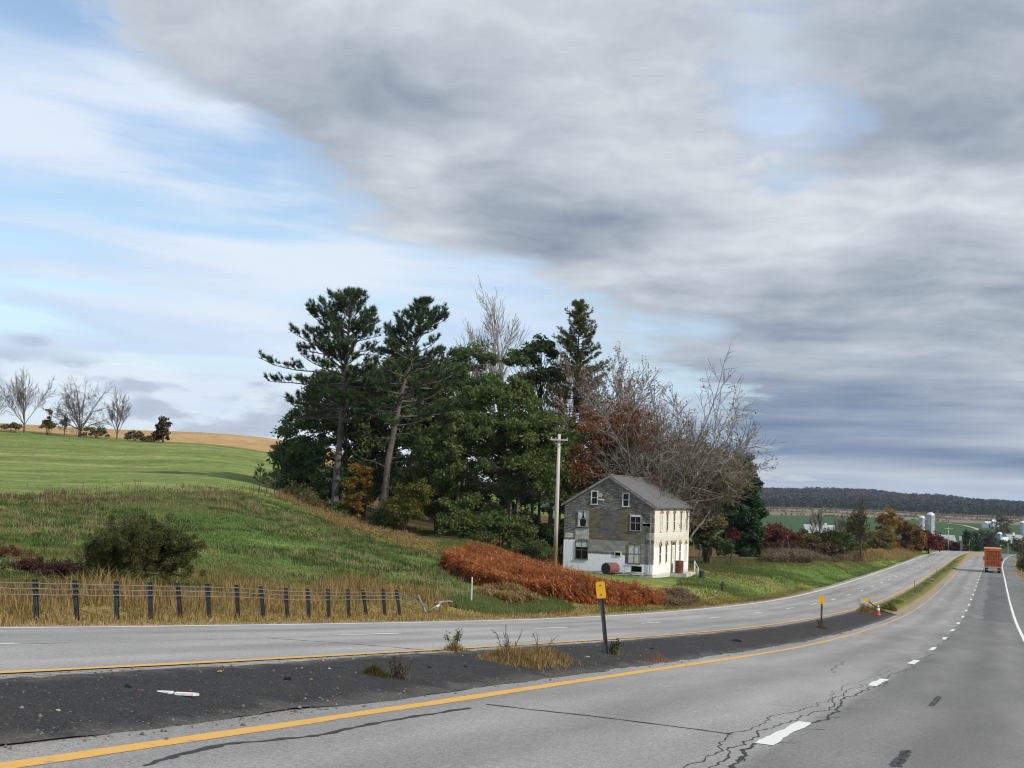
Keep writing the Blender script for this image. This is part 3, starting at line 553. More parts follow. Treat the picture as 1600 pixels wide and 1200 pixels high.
def build_house():
    H = empty('farmhouse', (GX, GY, GZ)); tag(H, 'weathered two-storey block farmhouse with grey gable, whitewashed foot and cream front', 'house')
    wf = wallmat('cream_front', True); wg = wallmat('weathered_gable', False)
    MB().poly([(0, -.7), (HW, -.7), (HW, HE), (HW / 2, HA), (0, HE)], 'y', 0.0, .3).build('gable_wall', wg, H)
    MB().box(HW - .3, HW, .3, HL, -.7, HE).build('front_wall', wf, H)
    MB().box(0, .3, .3, HL, -.7, HE).build('rear_wall', wf, H)
    MB().poly([(.3, -.7), (HW - .3, -.7), (HW - .3, HE), (HW / 2, HA - .15), (.3, HE)], 'y', HL - .3, HL).build('end_wall', wf, H)
    # roof
    m, N = newmat('grey_shingle'); c = objc(N); s = N.n('ShaderNodeSeparateXYZ'); N.put(s.inputs[0], c); br = N.n('ShaderNodeTexBrick'); N.put(br.inputs['Vector'], N.comb(s.outputs[1], N.m('MULTIPLY', s.outputs[0], 1.2), 0.0))
    br.inputs['Scale'].default_value = 1; br.inputs['Brick Width'].default_value = .3; br.inputs['Row Height'].default_value = .16; br.inputs['Mortar Size'].default_value = .008; br.inputs['Color1'].default_value = (.095, .095, .10, 1); br.inputs['Color2'].default_value = (.14, .14, .147, 1); br.inputs['Mortar'].default_value = (.07, .07, .07, 1)
    n = N.noise(N.vmul(c, (.4, 1, 1)), 2, 5, .65); finish(N, N.mix(N.ss(n, .5, .75, 0, .6), br.outputs[0], (.18, .177, .17)), .85, .25, bump=br.outputs['Fac'], bstr=.4); rm = m
    tr = plain('weathered_trim', (.24, .235, .225), .85, .2, 0, .35, 4)
    ov, ol, th = .26, .22, .07; sl_ = (HA - HE) / (HW / 2); up_ = .10
    xe = HW + ov; ze = HE - ov * sl_ + up_; za = HA + up_
    rf = MB().poly([(HW / 2, za), (HW / 2, za - th), (-ov, ze - th), (-ov, ze)], 'y', -ol, HL + ol).poly([(HW / 2 + .002, za), (xe, ze), (xe, ze - th), (HW / 2 + .002, za - th)], 'y', -ol, HL + ol).build('roof', rm, H)
    MB().poly([(HW / 2, za - th - .004), (HW / 2, za - th - .17), (-ov, ze - th - .17), (-ov, ze - th - .004)], 'y', -ol, -ol + .06).poly([(HW / 2 + .002, za - th - .004), (xe, ze - th - .004), (xe, ze - th - .17), (HW / 2 + .002, za - th - .17)], 'y', -ol, -ol + .06).build('verge_board', tr, rf)
    MB().box(HW + .004, HW + ov - .03, 0, HL, ze - th - .08, ze - th - .006).build('eaves_box', plain('dark_soffit', (.10, .10, .10), .8), rf)
    MB().box(HW / 2 - .12, HW / 2 + .12, -ol, HL + ol, za - .02, za + .03).build('ridge_cap', plain('ridge_tin', (.26, .17, .13), .6, .4), rf)
    bm_, N = newmat('chimney_brick'); c = objc(N); s = N.n('ShaderNodeSeparateXYZ'); N.put(s.inputs[0], c); br = N.n('ShaderNodeTexBrick'); N.put(br.inputs['Vector'], N.comb(N.m('ADD', s.outputs[0], s.outputs[1]), s.outputs[2], 0.0)); br.inputs['Scale'].default_value = 1; br.inputs['Brick Width'].default_value = .21; br.inputs['Row Height'].default_value = .075; br.inputs['Mortar Size'].default_value = .01
    br.inputs['Color1'].default_value = (.26, .07, .035, 1); br.inputs['Color2'].default_value = (.18, .05, .03, 1); br.inputs['Mortar'].default_value = (.2, .17, .15, 1); finish(N, br.outputs[0], .9, .1)
    MB().box(HW / 2 + .75, HW / 2 + 1.35, HL - 1.0, HL - .45, HE + 1.0, HA + .62).box(HW / 2 + .70, HW / 2 + 1.40, HL - 1.05, HL - .40, HA + .621, HA + .76).build('chimney', bm_, rf)
    # openings
    GL, Ng = newmat('window_glass'); b = finish(Ng, Ng.mix(Ng.noise(objc(Ng), 1.2, 2, .5), (.006, .007, .009), (.02, .023, .028)), .18, .25)
    FRW = plain('white_window_frame', (.62, .62, .60), .7, .3, 0, .25, 9); FRG = plain('grey_window_frame', (.30, .29, .28), .8, .2, 0, .3, 9); FRD = plain('bare_wood_frame', (.16, .12, .09), .85, .2, 0, .3, 9)
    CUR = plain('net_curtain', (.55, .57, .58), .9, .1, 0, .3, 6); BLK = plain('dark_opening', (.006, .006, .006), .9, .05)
    def gwin(z0, z1, fr, fm, mun=(1, 1), curtain=None, label=None):
        (x0, zt), (x1, zb) = gw(*z0), gw(*z1)
        w = MB().box(x0, x1, -.05, -.002, zt - fr, zt).box(x0 - .02, x1 + .02, -.09, -.002, zb - .01, zb + fr * .8).box(x0, x0 + fr, -.05, -.002, zb + fr * .8, zt - fr).box(x1 - fr, x1, -.05, -.002, zb + fr * .8, zt - fr)
        a0, a1, b0, b1 = x0 + fr, x1 - fr, zb + fr * .8, zt - fr
        if mun[0]: w.box(a0, a1, -.032, -.008, (b0 + b1) / 2 - .025, (b0 + b1) / 2 + .025)
        if mun[1]: w.box((a0 + a1) / 2 - .02, (a0 + a1) / 2 + .02, -.028, -.010, b0, (b0 + b1) / 2 - .026).box((a0 + a1) / 2 - .02, (a0 + a1) / 2 + .02, -.028, -.010, (b0 + b1) / 2 + .026, b1)
        o = w.build('window', fm, H)
        MB().box(a0, a1, -.007, -.003, b0, b1).build('pane', GL, o)
        if curtain == 'tied':
            hh = b1 - b0; ww = a1 - a0
            for sgn, xa in ((1, a0), (-1, a1)):
                MB().poly([(xa, b1), (xa + sgn * .46 * ww, b1), (xa + sgn * .40 * ww, b1 - .35 * hh), (xa + sgn * .16 * ww, b1 - .62 * hh), (xa + sgn * .22 * ww, b0), (xa, b0)][::sgn], 'y', -.0078, -.0072).build('curtain', CUR, o)
        if curtain == 'full':
            f = MB()
            for k in range(7): f.box(a0 + (a1 - a0) * k / 7 + .006, a0 + (a1 - a0) * (k + 1) / 7 - .006, -.0080 - .0004 * (k % 2), -.0074, b0, b1)
            f.build('curtain', CUR, o)
        if curtain == 'top': MB().box(a0, a1, -.0078, -.0073, b1 - .32 * (b1 - b0), b1).build('blind', CUR, o)
        return o
    gwin((383, 278), (445, 412), .085, FRW, (1, 0)); gwin((677, 298), (740, 434), .085, FRW, (1, 0))
    gwin((260, 462), (354, 622), .06, FRG, (1, 0), 'tied'); gwin((748, 503), (850, 660), .07, FRG, (1, 1), None); gwin((235, 745), (352, 926), .07, FRD, (1, 1), 'top'); gwin((728, 778), (847, 968), .07, FRD, (1, 1), 'full')
    (x0, zt), (x1, zb) = gw(752, 505), gw(846, 528); MB().box(x0, x1, -.058, -.052, zb, zt).build('lintel', FRW, H)
    (x0, zt), (x1, zb) = gw(603, 848), gw(665, 896); v = MB().box(x0, x1, -.06, -.002, zb, zt).build('wall_vent', FRW, H); MB().box(x0 + .08, x1 - .08, -.066, -.061, zb + .05, zt - .08).build('grille', BLK, v)
    (x0, zt), (x1, zb) = gw(760, 986), gw(855, 1043); MB().box(x0, x1, -.012, -.002, zb, zt).build('cellar_opening', BLK, H)
    (x0, zt), (x1, zb) = gw(862, 578), gw(945, 625); v = MB().box(x0, x1, -.03, -.002, zb, zt).build('vent_slot', FRG, H); MB().box(x0 + .03, x1 - .03, -.036, -.031, zb + .06, zt - .09).build('grille', BLK, v)
    (x0, zt) = gw(478, 322); d = MB(); t = np.linspace(0, 2 * math.pi, 15)[:-1]; d.poly([(x0 + .17 * math.cos(a), zt + .17 * math.sin(a)) for a in t], 'y', -.26, -.22); d.tube([(x0, -.22, zt), (x0 + .02, -.002, zt - .35)], .02, 5)
    d.build('satellite_dish', plain('dish_grey', (.45, .45, .45), .6), H)
    (x0, zt), (x1, zb) = gw(448, 358), gw(500, 372); MB().box(x0, x1, -.10, -.002, zb, zt).build('wall_bracket', FRW, H)
    # the sheltered corner of the wall where a drainpipe runs
    MB().tube([(HW - .25, -.07, .3), (HW - .25, -.07, HE - .3)], .035, 6).build('drainpipe', FRG, H)
    # front: tall narrow windows under pointed hoods, panelled door
    TRM = plain('hood_mould', (.36, .25, .17), .85, .2, 0, .3, 9); FW2 = plain('front_window_frame', (.58, .54, .46), .8, .2, 0, .3, 9)
    def fwin(zxc, top, bot, peak, w=.46, dark=True):
        yc, zt = fwl(zxc, top); _, zb = fwl(zxc, bot); _, zp = fwl(zxc, peak); X = HW
        fr = .07; o = MB().box(X + .002, X + .05, yc - w / 2 - fr, yc - w / 2, zb, zt).box(X + .002, X + .05, yc + w / 2, yc + w / 2 + fr, zb, zt).box(X + .002, X + .08, yc - w / 2 - fr - .03, yc + w / 2 + fr + .03, zb - .09, zb - .002).box(X + .002, X + .03, yc - w / 2, yc + w / 2, (zb + zt) / 2 - .03, (zb + zt) / 2 + .03).build('window', FW2, H)
        MB().box(X + .003, X + .008, yc - w / 2, yc + w / 2, zb, zt).build('pane', GL if dark else CUR, o)
        hd = MB(); hd.poly([(yc - w / 2 - fr, zt), (yc + w / 2 + fr, zt), (yc, zp - .08)], 'x', X + .002, X + .03)
        for sg in (-1, 1): hd.poly([(yc + sg * (w / 2 + .16), zt - .06), (yc + sg * (w / 2 + .16), zt + .06), (yc, zp + .05), (yc, zp - .08)][::-sg], 'x', X + .031, X + .10 + .002 * sg)
        hd.build('hood', TRM, o)
    for i, zx in enumerate((1042, 1096, 1161, 1225, 1279)): fwin(zx, 490 - 3 * i, 655 - i * 2, 452 + 2 * i, .46, i != 0)
    for i, zx in enumerate((1028, 1086, 1213, 1267)): fwin(zx, (795, 785, 772, 775)[i], (955, 945, 930, 935)[i], (752, 750, 742, 742)[i], .5, i != 3)
    yc, zt = fwl(1150, 790); _, zb = fwl(1150, 1040); DR = plain('white_door', (.72, .72, .71), .6, .3, 0, .15, 6)
    dr = MB().box(HW + .002, HW + .06, yc - .46, yc + .46, zb, zt).build('door', DR, H)
    for (a, b) in ((.12, 1.0), (1.15, (zt - zb) - .12)): MB().box(HW + .062, HW + .075, yc - .32, yc - .04, zb + a, zb + b).box(HW + .062, HW + .075, yc + .04, yc + .32, zb + a, zb + b).build('door_panel', FRW, dr)
    MB().tube([(HW + .062, yc + .38, zb + .95), (HW + .11, yc + .38, zb + .95)], .03, 6).build('handle', FRD, dr)
    MB().box(HW + .002, HW + .09, yc - .78, yc - .60, zb, zt + .25).box(HW + .002, HW + .09, yc + .60, yc + .78, zb, zt + .25).box(HW + .002, HW + .12, yc - .9, yc + .9, zt + .252, zt + .42).build('door_surround', TRM, H)
    MB().box(HW + .002, HW + .03, yc - .44, yc + .44, zt + .02, zt + .24).build('fanlight', GL, H)
    # stoop, steps and rail
    CON = plain('stoop_concrete', (.42, .41, .38), .9, .2, 0, .3, 3)
    _, zs = fwl(1150, 1052); zs = zb - .04
    st = MB().box(HW + .03, HW + 1.5, yc - .9, yc + 2.6, -1.2, zs).build('stoop', CON, H)
    for k in range(4): MB().box(HW + .2, HW + 1.35, yc + 2.602 + .3 * k, yc + 2.9 + .3 * k, -1.2, zs - .17 * (k + 1)).build('step', CON, st)
    WP = plain('white_rail_paint', (.74, .74, .73), .6, .3, 0, .15, 5); xr_ = HW + 1.42
    rail = MB(); rail.box(xr_ - .045, xr_ + .045, yc + 2.45, yc + 2.54, zs, zs + 1.0).box(xr_ - .045, xr_ + .045, yc + 3.95, yc + 4.04, -1.2, zs + .35)
    rail.tube([(xr_, yc + 2.45, zs + .96), (xr_, yc + 4.04, zs + .30)], .05, 4); rail.tube([(xr_, yc + 2.45, zs + .55), (xr_, yc + 4.04, zs - .1)], .03, 4); rail.build('stair_rail', WP, H)
    return H, yc, zs
HOUSE, DOOR_Y, STOOP_Z = build_house()
def gz(x, y): return float(HGT(x, y)[0])
def place(px, py): g = ground_at(px, py); g[2] = gz(g[0], g[1]); return g
RUST = plain('rusty_red_steel', (.11, .036, .024), .75, .35, 0, .45, 5, .2); DKM = plain('dark_steel', (.035, .036, .038), .6, .4, 0, .3, 6); GALV = plain('galvanised_steel', (.30, .31, .32), .5, .5, .4, .25, 5)
def drum(name, loc, r, h, mat, lab, lying=False, group=None, rz=0):
    t = empty(name, loc, rz); b = MB(); n = 24
    prof = [(0, r), (.03 * h, r * 1.02), (.06 * h, r), (.32 * h, r), (.34 * h, r * 1.04), (.36 * h, r), (.64 * h, r), (.66 * h, r * 1.04), (.68 * h, r), (.94 * h, r), (.97 * h, r * 1.02), (h, r)]
    pts = [(0, 0, z) for z, _ in prof] if not lying else [(z, 0, r) for z, _ in prof]
    b.tube(pts, [q for _, q in prof], n); b.build('shell', mat, t, False)
    if not lying: MB().cyl((0, 0), r * .9, h + .001, h + .012, n).build('lid', mat, t)
    else: MB().tube([(-.012, 0, r), (-.001, 0, r)], r * .86, n).build('end_plate', DKM, t)
    return tag(t, lab, 'barrel', group)
drum('oil_drum', (GX + HW + .75, GY + DOOR_Y - .55, GZ + STOOP_Z + .002), .36, 1.08, RUST, 'rusty red steel drum standing upright before the farmhouse front door')
p = place(902, 893); drum('fuel_tank', (p[0] - .4, GY - 2.2, gz(p[0], GY - 2.2)), .48, 1.3, plain('faded_red_tank', (.16, .065, .055), .7, .3, 0, .35, 4), 'faded red round tank lying on its side at the gable foot', True, None, R(70))
# boards heaped along the gable foot
WD = plain('grey_board', (.24, .20, .16), .85, .2, 0, .4, 5); WD2 = plain('pale_board', (.52, .50, .46), .85, .2, 0, .3, 5)
rb_ = random.Random(9)
for k in range(16):
    x = GX + rb_.uniform(2.2, 7.6); y = GY - rb_.uniform(.35, 1.6); L = rb_.uniform(1.2, 3.2); z = gz(x, y) + .05 + .035 * k * (.5)
    o = MB().box(-L / 2, L / 2, -.08, .08, -.018, .018).build('board', WD2 if k % 4 == 1 else WD, None); o.location = (x, y, z); o.rotation_euler = (rb_.uniform(-.1, .1), rb_.uniform(-.12, .06), rb_.uniform(-.25, .25))
    tag(o, ('pale' if k % 4 == 1 else 'grey weathered') + ' loose board in the heap at the foot of the gable', 'board', 'loose boards heaped at the farmhouse gable')
# post lantern, bucket, flowers by the stoop
g = place(1092, 893); t = empty('yard_lamp', g); MB().tube([(0, 0, -.2), (0, 0, 2.0)], .05, 8).build('post', DKM, t); MB().tube([(0, 0, 2.0), (0, 0, 2.06), (0, 0, 2.1), (0, 0, 2.42), (0, 0, 2.5), (0, 0, 2.62)], [.05, .13, .15, .19, .21, .03], 8).build('lantern', DKM, t)
tag(t, 'dark lantern post standing in the lawn behind the white stair rail', 'lamp')
g = place(1096, 903); drum('water_barrel', (g[0], g[1], g[2]), .26, .62, plain('blue_plastic', (.015, .032, .055), .5, .4), 'dark blue barrel beside the farmhouse steps')
g = place(1129, 924); t = empty('hydrant_post', g); MB().tube([(0, 0, -.1), (0, 0, .62), (0, 0, .66), (0, 0, .78)], [.11, .09, .12, .04], 10).build('post', DKM, t); MB().box(-.2, .2, -.05, .05, .42, .5).build('arm', DKM, t); tag(t, 'short dark post with a stub arm alone on the lawn', 'post')

# ------------------------------------------------------------------ utility pole
def utility_pole(name, px, pyb, pyt, lab, r0=.17, arm=1.35, arms=1, group=None, g=None, rz=0.0):
    g = place(px, pyb) if g is None else g; D = view(g[0], g[1])[1]; h = at(px, pyt, D)[2] - g[2]
    t = empty(name, g, rz + HEAD)
    m, N = newmat(name + '_wood'); c = objc(N); s = N.n('ShaderNodeSeparateXYZ'); N.put(s.inputs[0], c); n = N.noise(N.vmul(c, (1, 1, .12)), 5, 5, .6); low = N.ss(N.m('ADD', s.outputs[2], N.m('MULTIPLY', n, 1.0)), 3.6, 1.6)
    col = N.mix(N.lin(n, .3, .7), (.36, .345, .32), (.52, .50, .47)); col = N.mix(low, col, N.mix(N.lin(n, .3, .7), (.20, .13, .08), (.34, .24, .15))); finish(N, col, .85, .2)
    MB().tube([(0, 0, -.6), (0, 0, h * .5), (0, 0, h)], [r0, r0 * .86, r0 * .68], 12).build('shaft', m, t, True)
    A = plain(name + '_arm', (.42, .40, .37), .85, .2)
    for k in range(arms):
        z = h - .45 - .9 * k; a = MB().box(-arm / 2, arm / 2, -r0 - .10, -r0 + .02, z - .06, z + .06).build('crossarm', A, t)
        MB().tube([(-arm * .32, -r0 - .02, z - .06), (0, -r0 * .8, z - .55)], .02, 4).tube([(arm * .32, -r0 - .02, z - .06), (0, -r0 * .8, z - .55)], .02, 4).build('brace', GALV, a)
        for xx in (-arm * .45, -arm * .2, arm * .45): MB().tube([(xx, -r0 - .04, z + .061), (xx, -r0 - .04, z + .12), (xx, -r0 - .04, z + .18)], [.02, .05, .03], 6).build('insulator', plain('porcelain', (.5, .5, .5), .3, .5) if 'porcelain' not in MATS else MATS['porcelain'], a)
    return tag(t, lab, 'utility pole', group)
utility_pole('utility_pole', 867, 886, 678, 'tall bare wooden utility pole with one short crossarm beside the farmhouse gable')

# ------------------------------------------------------------------ cable guide rail
GP = plain('guide_post_steel', (.040, .043, .048), .6, .4, 0, .35, 6); CB = plain('guide_cable', (.17, .17, .16), .6, .4, .2)
rail = empty('cable_guide_rail', (-18.2, 20, gz(-18.2, 20))); tag(rail, 'roadside guide rail of dark steel posts strung with three cables, dry grass behind', 'guide rail'); org = np.array(rail.location)
posts = [(57, 979), (120, 977), (182, 974), (235, 970), (282, 970), (327, 968), (372, 969), (412, 971), (449, 970), (483, 968), (514, 966), (545, 967), (573, 963), (601, 963), (625, 964)]
rp = random.Random(3); heads = []
PY = [float(atx(px, py, -18.2)[1]) for px, py in posts]
PY = [PY[0] - 1.15 * k for k in range(6, 0, -1)] + PY
for i, y in enumerate(PY):
    z = gz(-18.2, y); h = .84; lx = -.06 - .12 * rp.random() - .06 * (i / len(PY)); ly = -.10 * rp.random() - .06 * (i / len(PY))
    o = MB(); o.box(-.042, .042, -.036, -.028, -.4, h).box(-.042, .042, .028, .036, -.4, h).box(-.006, .006, -.0275, .0275, -.4, h - .002)
    po = o.build('post', GP, rail); po.location = (0, y - org[1], z - org[2]); po.rotation_euler = (-ly / .84 * -1, lx / .84, .0)
    for hz in (.54, .66, .77): MB().box(.043, .075, -.025, .025, hz - .025, hz + .025).box(-.04, .04, -.044, -.0365, hz - .02, hz + .02).build('cable_hook', DKM, po)
    MB().box(-.05, .05, -.044, .044, h + .001, h + .012).build('post_cap', DKM, po)
    heads.append((y, z, lx, ly))
for hz in (.54, .66, .77):
    pts = []
    for i, (y, z, lx, ly) in enumerate(heads):
        k = hz / .84; P = np.array([.075 + lx * k, y + ly * k - org[1], z + hz - org[2]])
        if pts: pts.append((pts[-1] + P) / 2 - np.array([0, 0, .012]))
        pts.append(P)
    y1 = float(atx(672, 958, -18.2)[1]); pts.append(np.array([-.1, y1 - org[1], gz(-18.3, y1) + .3 + .1 * (hz - .54) - org[2]]))
    MB().tube(pts, .010, 5).build('cable', CB, rail)
y1 = float(atx(672, 958, -18.2)[1]); z1 = gz(-18.3, y1)
MB().tube([(-.1 - .25, y1 - .30 - org[1], z1 + .66 - org[2]), (-.05, y1 + .05 - org[1], z1 - .2 - org[2])], .035, 6).build('leaning_end_post', GALV, rail)
for k in range(3):
    yy = y1 + .55 + .12 * k; MB().tube([(-.1 + .5 * math.sin(t * 2.2 + k) * .5, yy + .45 * (t - 1) + .1 * k - org[1], z1 + .12 + .24 * abs(math.sin(t * 1.7 + .5 * k)) - org[2]) for t in np.linspace(0, 2.4, 14)], .02, 5).build('loose_cable_end', GALV, rail)

# ------------------------------------------------------------------ median markers, cone, stakes
YP = plain('yellow_reflector_plate', (.78, .42, .02), .5, .4, 0, .12, 8); PST = plain('marker_post_steel', (.07, .07, .072), .6, .4, 0, .35, 6)
def marker(px, py, x, H, lean, lab, pw=.19, ph=.34, roll_=0.0):
    g = atx(px, py, x); z = float(zroad(np.array([x]), np.array([g[1]]))[0]) + .03
    t = empty('median_marker', (x, g[1], z), HEAD * .6)
    t.rotation_euler = (0, lean, HEAD * .6)
    b = MB(); b.box(-.035, .035, -.012, -.004, -.3, H - .05).box(-.042, -.0352, -.03, -.004, -.3, H - .05).box(.0352, .042, -.03, -.004, -.3, H - .05); b.build('post', PST, t)
    r_ = .035; out = []
    for (cx, cz, a0) in ((pw / 2 - r_, ph - r_, 0), (-pw / 2 + r_, ph - r_, 90), (-pw / 2 + r_, r_, 180), (pw / 2 - r_, r_, 270)):
        for a in (0, 45, 90): out.append((cx + r_ * math.cos(R(a0 + a)), H - ph + cz + r_ * math.sin(R(a0 + a))))
    pl = MB().poly(out, 'y', -.038, -.032).build('plate', YP, t)
    for zz in (H - ph * .22, H - ph * .78): MB().tube([(0, -.046, zz), (0, -.0385, zz)], .014, 6).build('bolt', DKM, pl)
    return tag(t, lab, 'road marker', 'yellow markers on the median')
marker(948, 1023, -7.35, 1.48, -.12, 'yellow plate marker tilting on a steel post with weeds at its foot')
marker(1283, 979, -7.45, 1.42, .012, 'upright yellow plate marker on the dark end of the paved median', .26, .36)
marker(1373, 955, -7.9, 1.25, -.98, 'knocked-over yellow plate marker leaning sharply behind the traffic cone', .28, .36)
# traffic cone
g = atx(1372, 962, -7.15); zc = float(zroad(np.array([-7.15]), np.array([g[1]]))[0]) + .04; t = empty('traffic_cone', (-7.15, g[1], zc)); CO = plain('cone_orange', (.62, .075, .03), .6, .4, 0, .1); CW = plain('cone_white', (.72, .72, .72), .5, .4, 0, .1)
MB().box(-.19, .19, -.19, .19, 0, .035).build('base', CO, t); MB().tube([(0, 0, .036), (0, 0, .74)], [.15, .03], 16).build('body', CO, t); MB().tube([(0, 0, .32), (0, 0, .48)], [.1055, .078], 16, False).build('stripe', CW, t); MB().tube([(0, 0, .55), (0, 0, .63)], [.068, .054], 16, False).build('stripe', CW, t)
tag(t, 'orange traffic cone with white bands at the end of the paved median', 'traffic cone')
def stake(px, py, h, r, mat, lab, name='stake', g=None, tilt=(0, 0), grp=None):
    g = place(px, py) if g is None else g; b = MB().tube([(0, 0, -.25), (0, 0, h * .5), (0, 0, h)], [r, r, r * .92], 6); o = b.build(name, mat, None); o.location = g; o.rotation_euler = (tilt[0], tilt[1], 0)
    return tag(o, lab, 'stake', grp)
PALE = plain('pale_stake', (.50, .46, .40), .8, .2, 0, .2, 9); TAN = plain('tan_pole', (.42, .33, .21), .85, .2, 0, .3, 5); BRN = plain('brown_stake', (.20, .15, .10), .85, .2, 0, .3, 5)
stake(736, 946, 1.12, .035, PALE, 'slim pale stake alone in the grass beyond the guide rail end')
stake(762, 849, 2.0, .05, TAN, 'long tan pole leaning among the trees above the rust-red weeds', 'leaning_pole', None, (.15, .62))
for px, py, h, lab in ((1429, 925, .95, 'thin brown stake in the median turf beyond the traffic cone'), (1463, 898, .8, 'thin brown stake farther along the median turf')):
    x = -8.3; g = atx(px, py, x); g[2] = float(zroad(np.array([x]), np.array([g[1]]))[0]); stake(px, py, h, .04, BRN, lab, 'median_stake', g)
for px, py, h, lab in ((1596, 903, 1.5, 'slim grey roadside stake on the outer verge by the bushes'),):
    stake(px, py, h, .05, GALV, lab, 'verge_stake')

# ------------------------------------------------------------------ truck
def truck():
    y = 236.0; z = float(zroad(np.array([-.25]), np.array([y]))[0]); slope = float(zR(y + 2) - zR(y - 2)) / 4
    t = empty('truck', (-.3, y, z)); t.rotation_euler = (math.atan(slope), 0, 0)
    OR = plain('orange_red_body', (.46, .125, .035), .6, .35, 0, .35, 1.4); OL = plain('orange_top_rail', (.70, .32, .12), .6, .35, 0, .15, 2); OD = plain('dark_red_panel', (.26, .062, .028), .7, .3, 0, .5, 2.5); BK = plain('truck_black', (.012, .012, .013), .6, .3); CH = plain('bumper_grey', (.42, .42, .43), .45, .5, .3)
    W, z0, z1, L = 1.40, 1.05, 4.35, 8.5
    body = MB().box(-W, W, .09, L, z0, z1 - .16).build('body', OR, t); MB().box(-W - .03, W + .03, -.03, L + .02, z1 - .158, z1).build('top_rail', OL, t)
    fr = MB().box(-W, -W + .20, -.02, .088, z0, z1 - .16).box(W - .20, W, -.02, .088, z0, z1 - .16).box(-W + .201, W - .201, -.018, .088, z0, z0 + .22).box(-W + .201, W - .201, -.018, .088, z1 - .5, z1 - .16).build('rear_frame', OR, t)
    for a, b in ((-W + .201, -.03), (.03, W - .201)):
        d = MB().box(a, b, .03, .088, z0 + .221, z1 - .501).build('rear_door', OD, t)
        for k in range(4): xx = a + .12 + (b - a - .24) * k / 3; MB().box(xx - .03, xx + .03, .005, .0295, z0 + .25, z1 - .53).build('rib', OR, d)
        MB().box(a + .05, b - .05, -.002, .0049, z0 + 1.0, z0 + 1.12).build('hinge_strap', OR, d)
    for s in (-1, 1): MB().box(s * 1.15 - .12, s * 1.15 + .12, -.06, -.021, z0 - .02, z0 + .14).build('tail_light', plain('tail_lamp_red', (.35, .02, .015), .3, .5) if 'tail_lamp_red' not in MATS else MATS['tail_lamp_red'], t)
    MB().box(-W + .05, W - .05, -.05, .1, z0 - .16, z0 - .022).build('light_bar', CH, t)
    bp = MB().box(-1.1, 1.1, -.08, .02, .48, .60).box(-.72, -.62, -.06, .0, .601, z0 - .165).box(.62, .72, -.06, .0, .601, z0 - .165).build('underrun_bumper', CH, t)
    MB().box(-1.0, -.8, .3, L + 2.6, .72, 1.04).box(.8, 1.0, .3, L + 2.6, .72, 1.04).build('chassis', BK, t)
    for yy in (1.1, 2.35, L + 1.9):
        for s in (-1, 1):
            w = MB().tube([(s * .78, yy, .52), (s * .80, yy, .52), (s * 1.26, yy, .52), (s * 1.28, yy, .52)], [.44, .52, .52, .44], 20).build('wheel', BK, t); MB().tube([(s * 1.281, yy, .52), (s * 1.30, yy, .52)], .26, 14).build('rim', CH, w)
    for s in (-1, 1): MB().box(s * 1.0 - .27, s * 1.0 + .27, .38, .40, .22, .98).build('mud_flap', BK, t)
    cab = MB().poly([(L + .35, .7), (L + 2.8, .7), (L + 2.8, 1.9), (L + 2.45, 3.0), (L + .35, 3.05)], 'x', -1.2, 1.2).build('cab', OR, t)
    for s in (-1, 1): MB().box(s * 1.52 - .12, s * 1.52 + .12, L + 2.2, L + 2.3, 1.9, 2.6).box(min(s * 1.2, s * 1.41), max(s * 1.2, s * 1.41), L + 2.23, L + 2.27, 2.2, 2.25).build('mirror', BK, cab)
    return tag(t, 'orange-red high-sided truck seen from behind, driving away down the outbound lane', 'truck')
truck()
# ------------------------------------------------------------------ vegetation builders
def unit(v): return v / (np.linalg.norm(v, axis=-1, keepdims=True) + 1e-9)
def leaf_mesh(name, C, size, mat, rs, droop=.0, asp=.5, out=None):
    """one small diamond face per leaf"""
    n = len(C); s = size * (.6 + .8 * rs.rand(n))[:, None]
    u = rs.normal(0, 1, (n, 3)); u[:, 2] -= droop; u = unit(u); w = rs.normal(0, 1, (n, 3))
    if out is not None: w = np.cross(u, unit(out + .8 * w))
    else: w = np.cross(u, w)
    w = unit(w); V = np.stack([C - u * s, C + w * s * asp, C + u * s, C - w * s * asp], 1).reshape(-1, 3)
    return mesh_np(name, V, np.arange(4 * n).reshape(-1, 4), mat)
def spikes(name, C, Dr, ln, wd, mat, rs, n=20, cone=.9, up=.25):
    """brush-like tufts: n narrow needles-bundles fanning out round direction Dr"""
    m = len(C); c = np.repeat(C, n, 0); d = np.repeat(unit(Dr), n, 0) + rs.normal(0, cone * .6, (m * n, 3)); d[:, 2] += up; d = unit(d)
    L = (np.repeat(ln, n) if np.ndim(ln) else ln) * (.6 + .6 * rs.rand(m * n)); s = unit(np.cross(d, rs.normal(0, 1, (m * n, 3)))) * wd
    V = np.stack([c - s, c + s, c + d * L[:, None]], 1).reshape(-1, 3)
    return mesh_np(name, V, np.arange(3 * m * n).reshape(-1, 3), mat)
def walk(rs, p, d, L, n, wig, up):
    P = [p]; d = d.copy()
    for i in range(n):
        d = d + rs.normal(0, wig, 3); d[2] += up; d = d / np.linalg.norm(d); P.append(P[-1] + d * L / n)
    return np.array(P), d
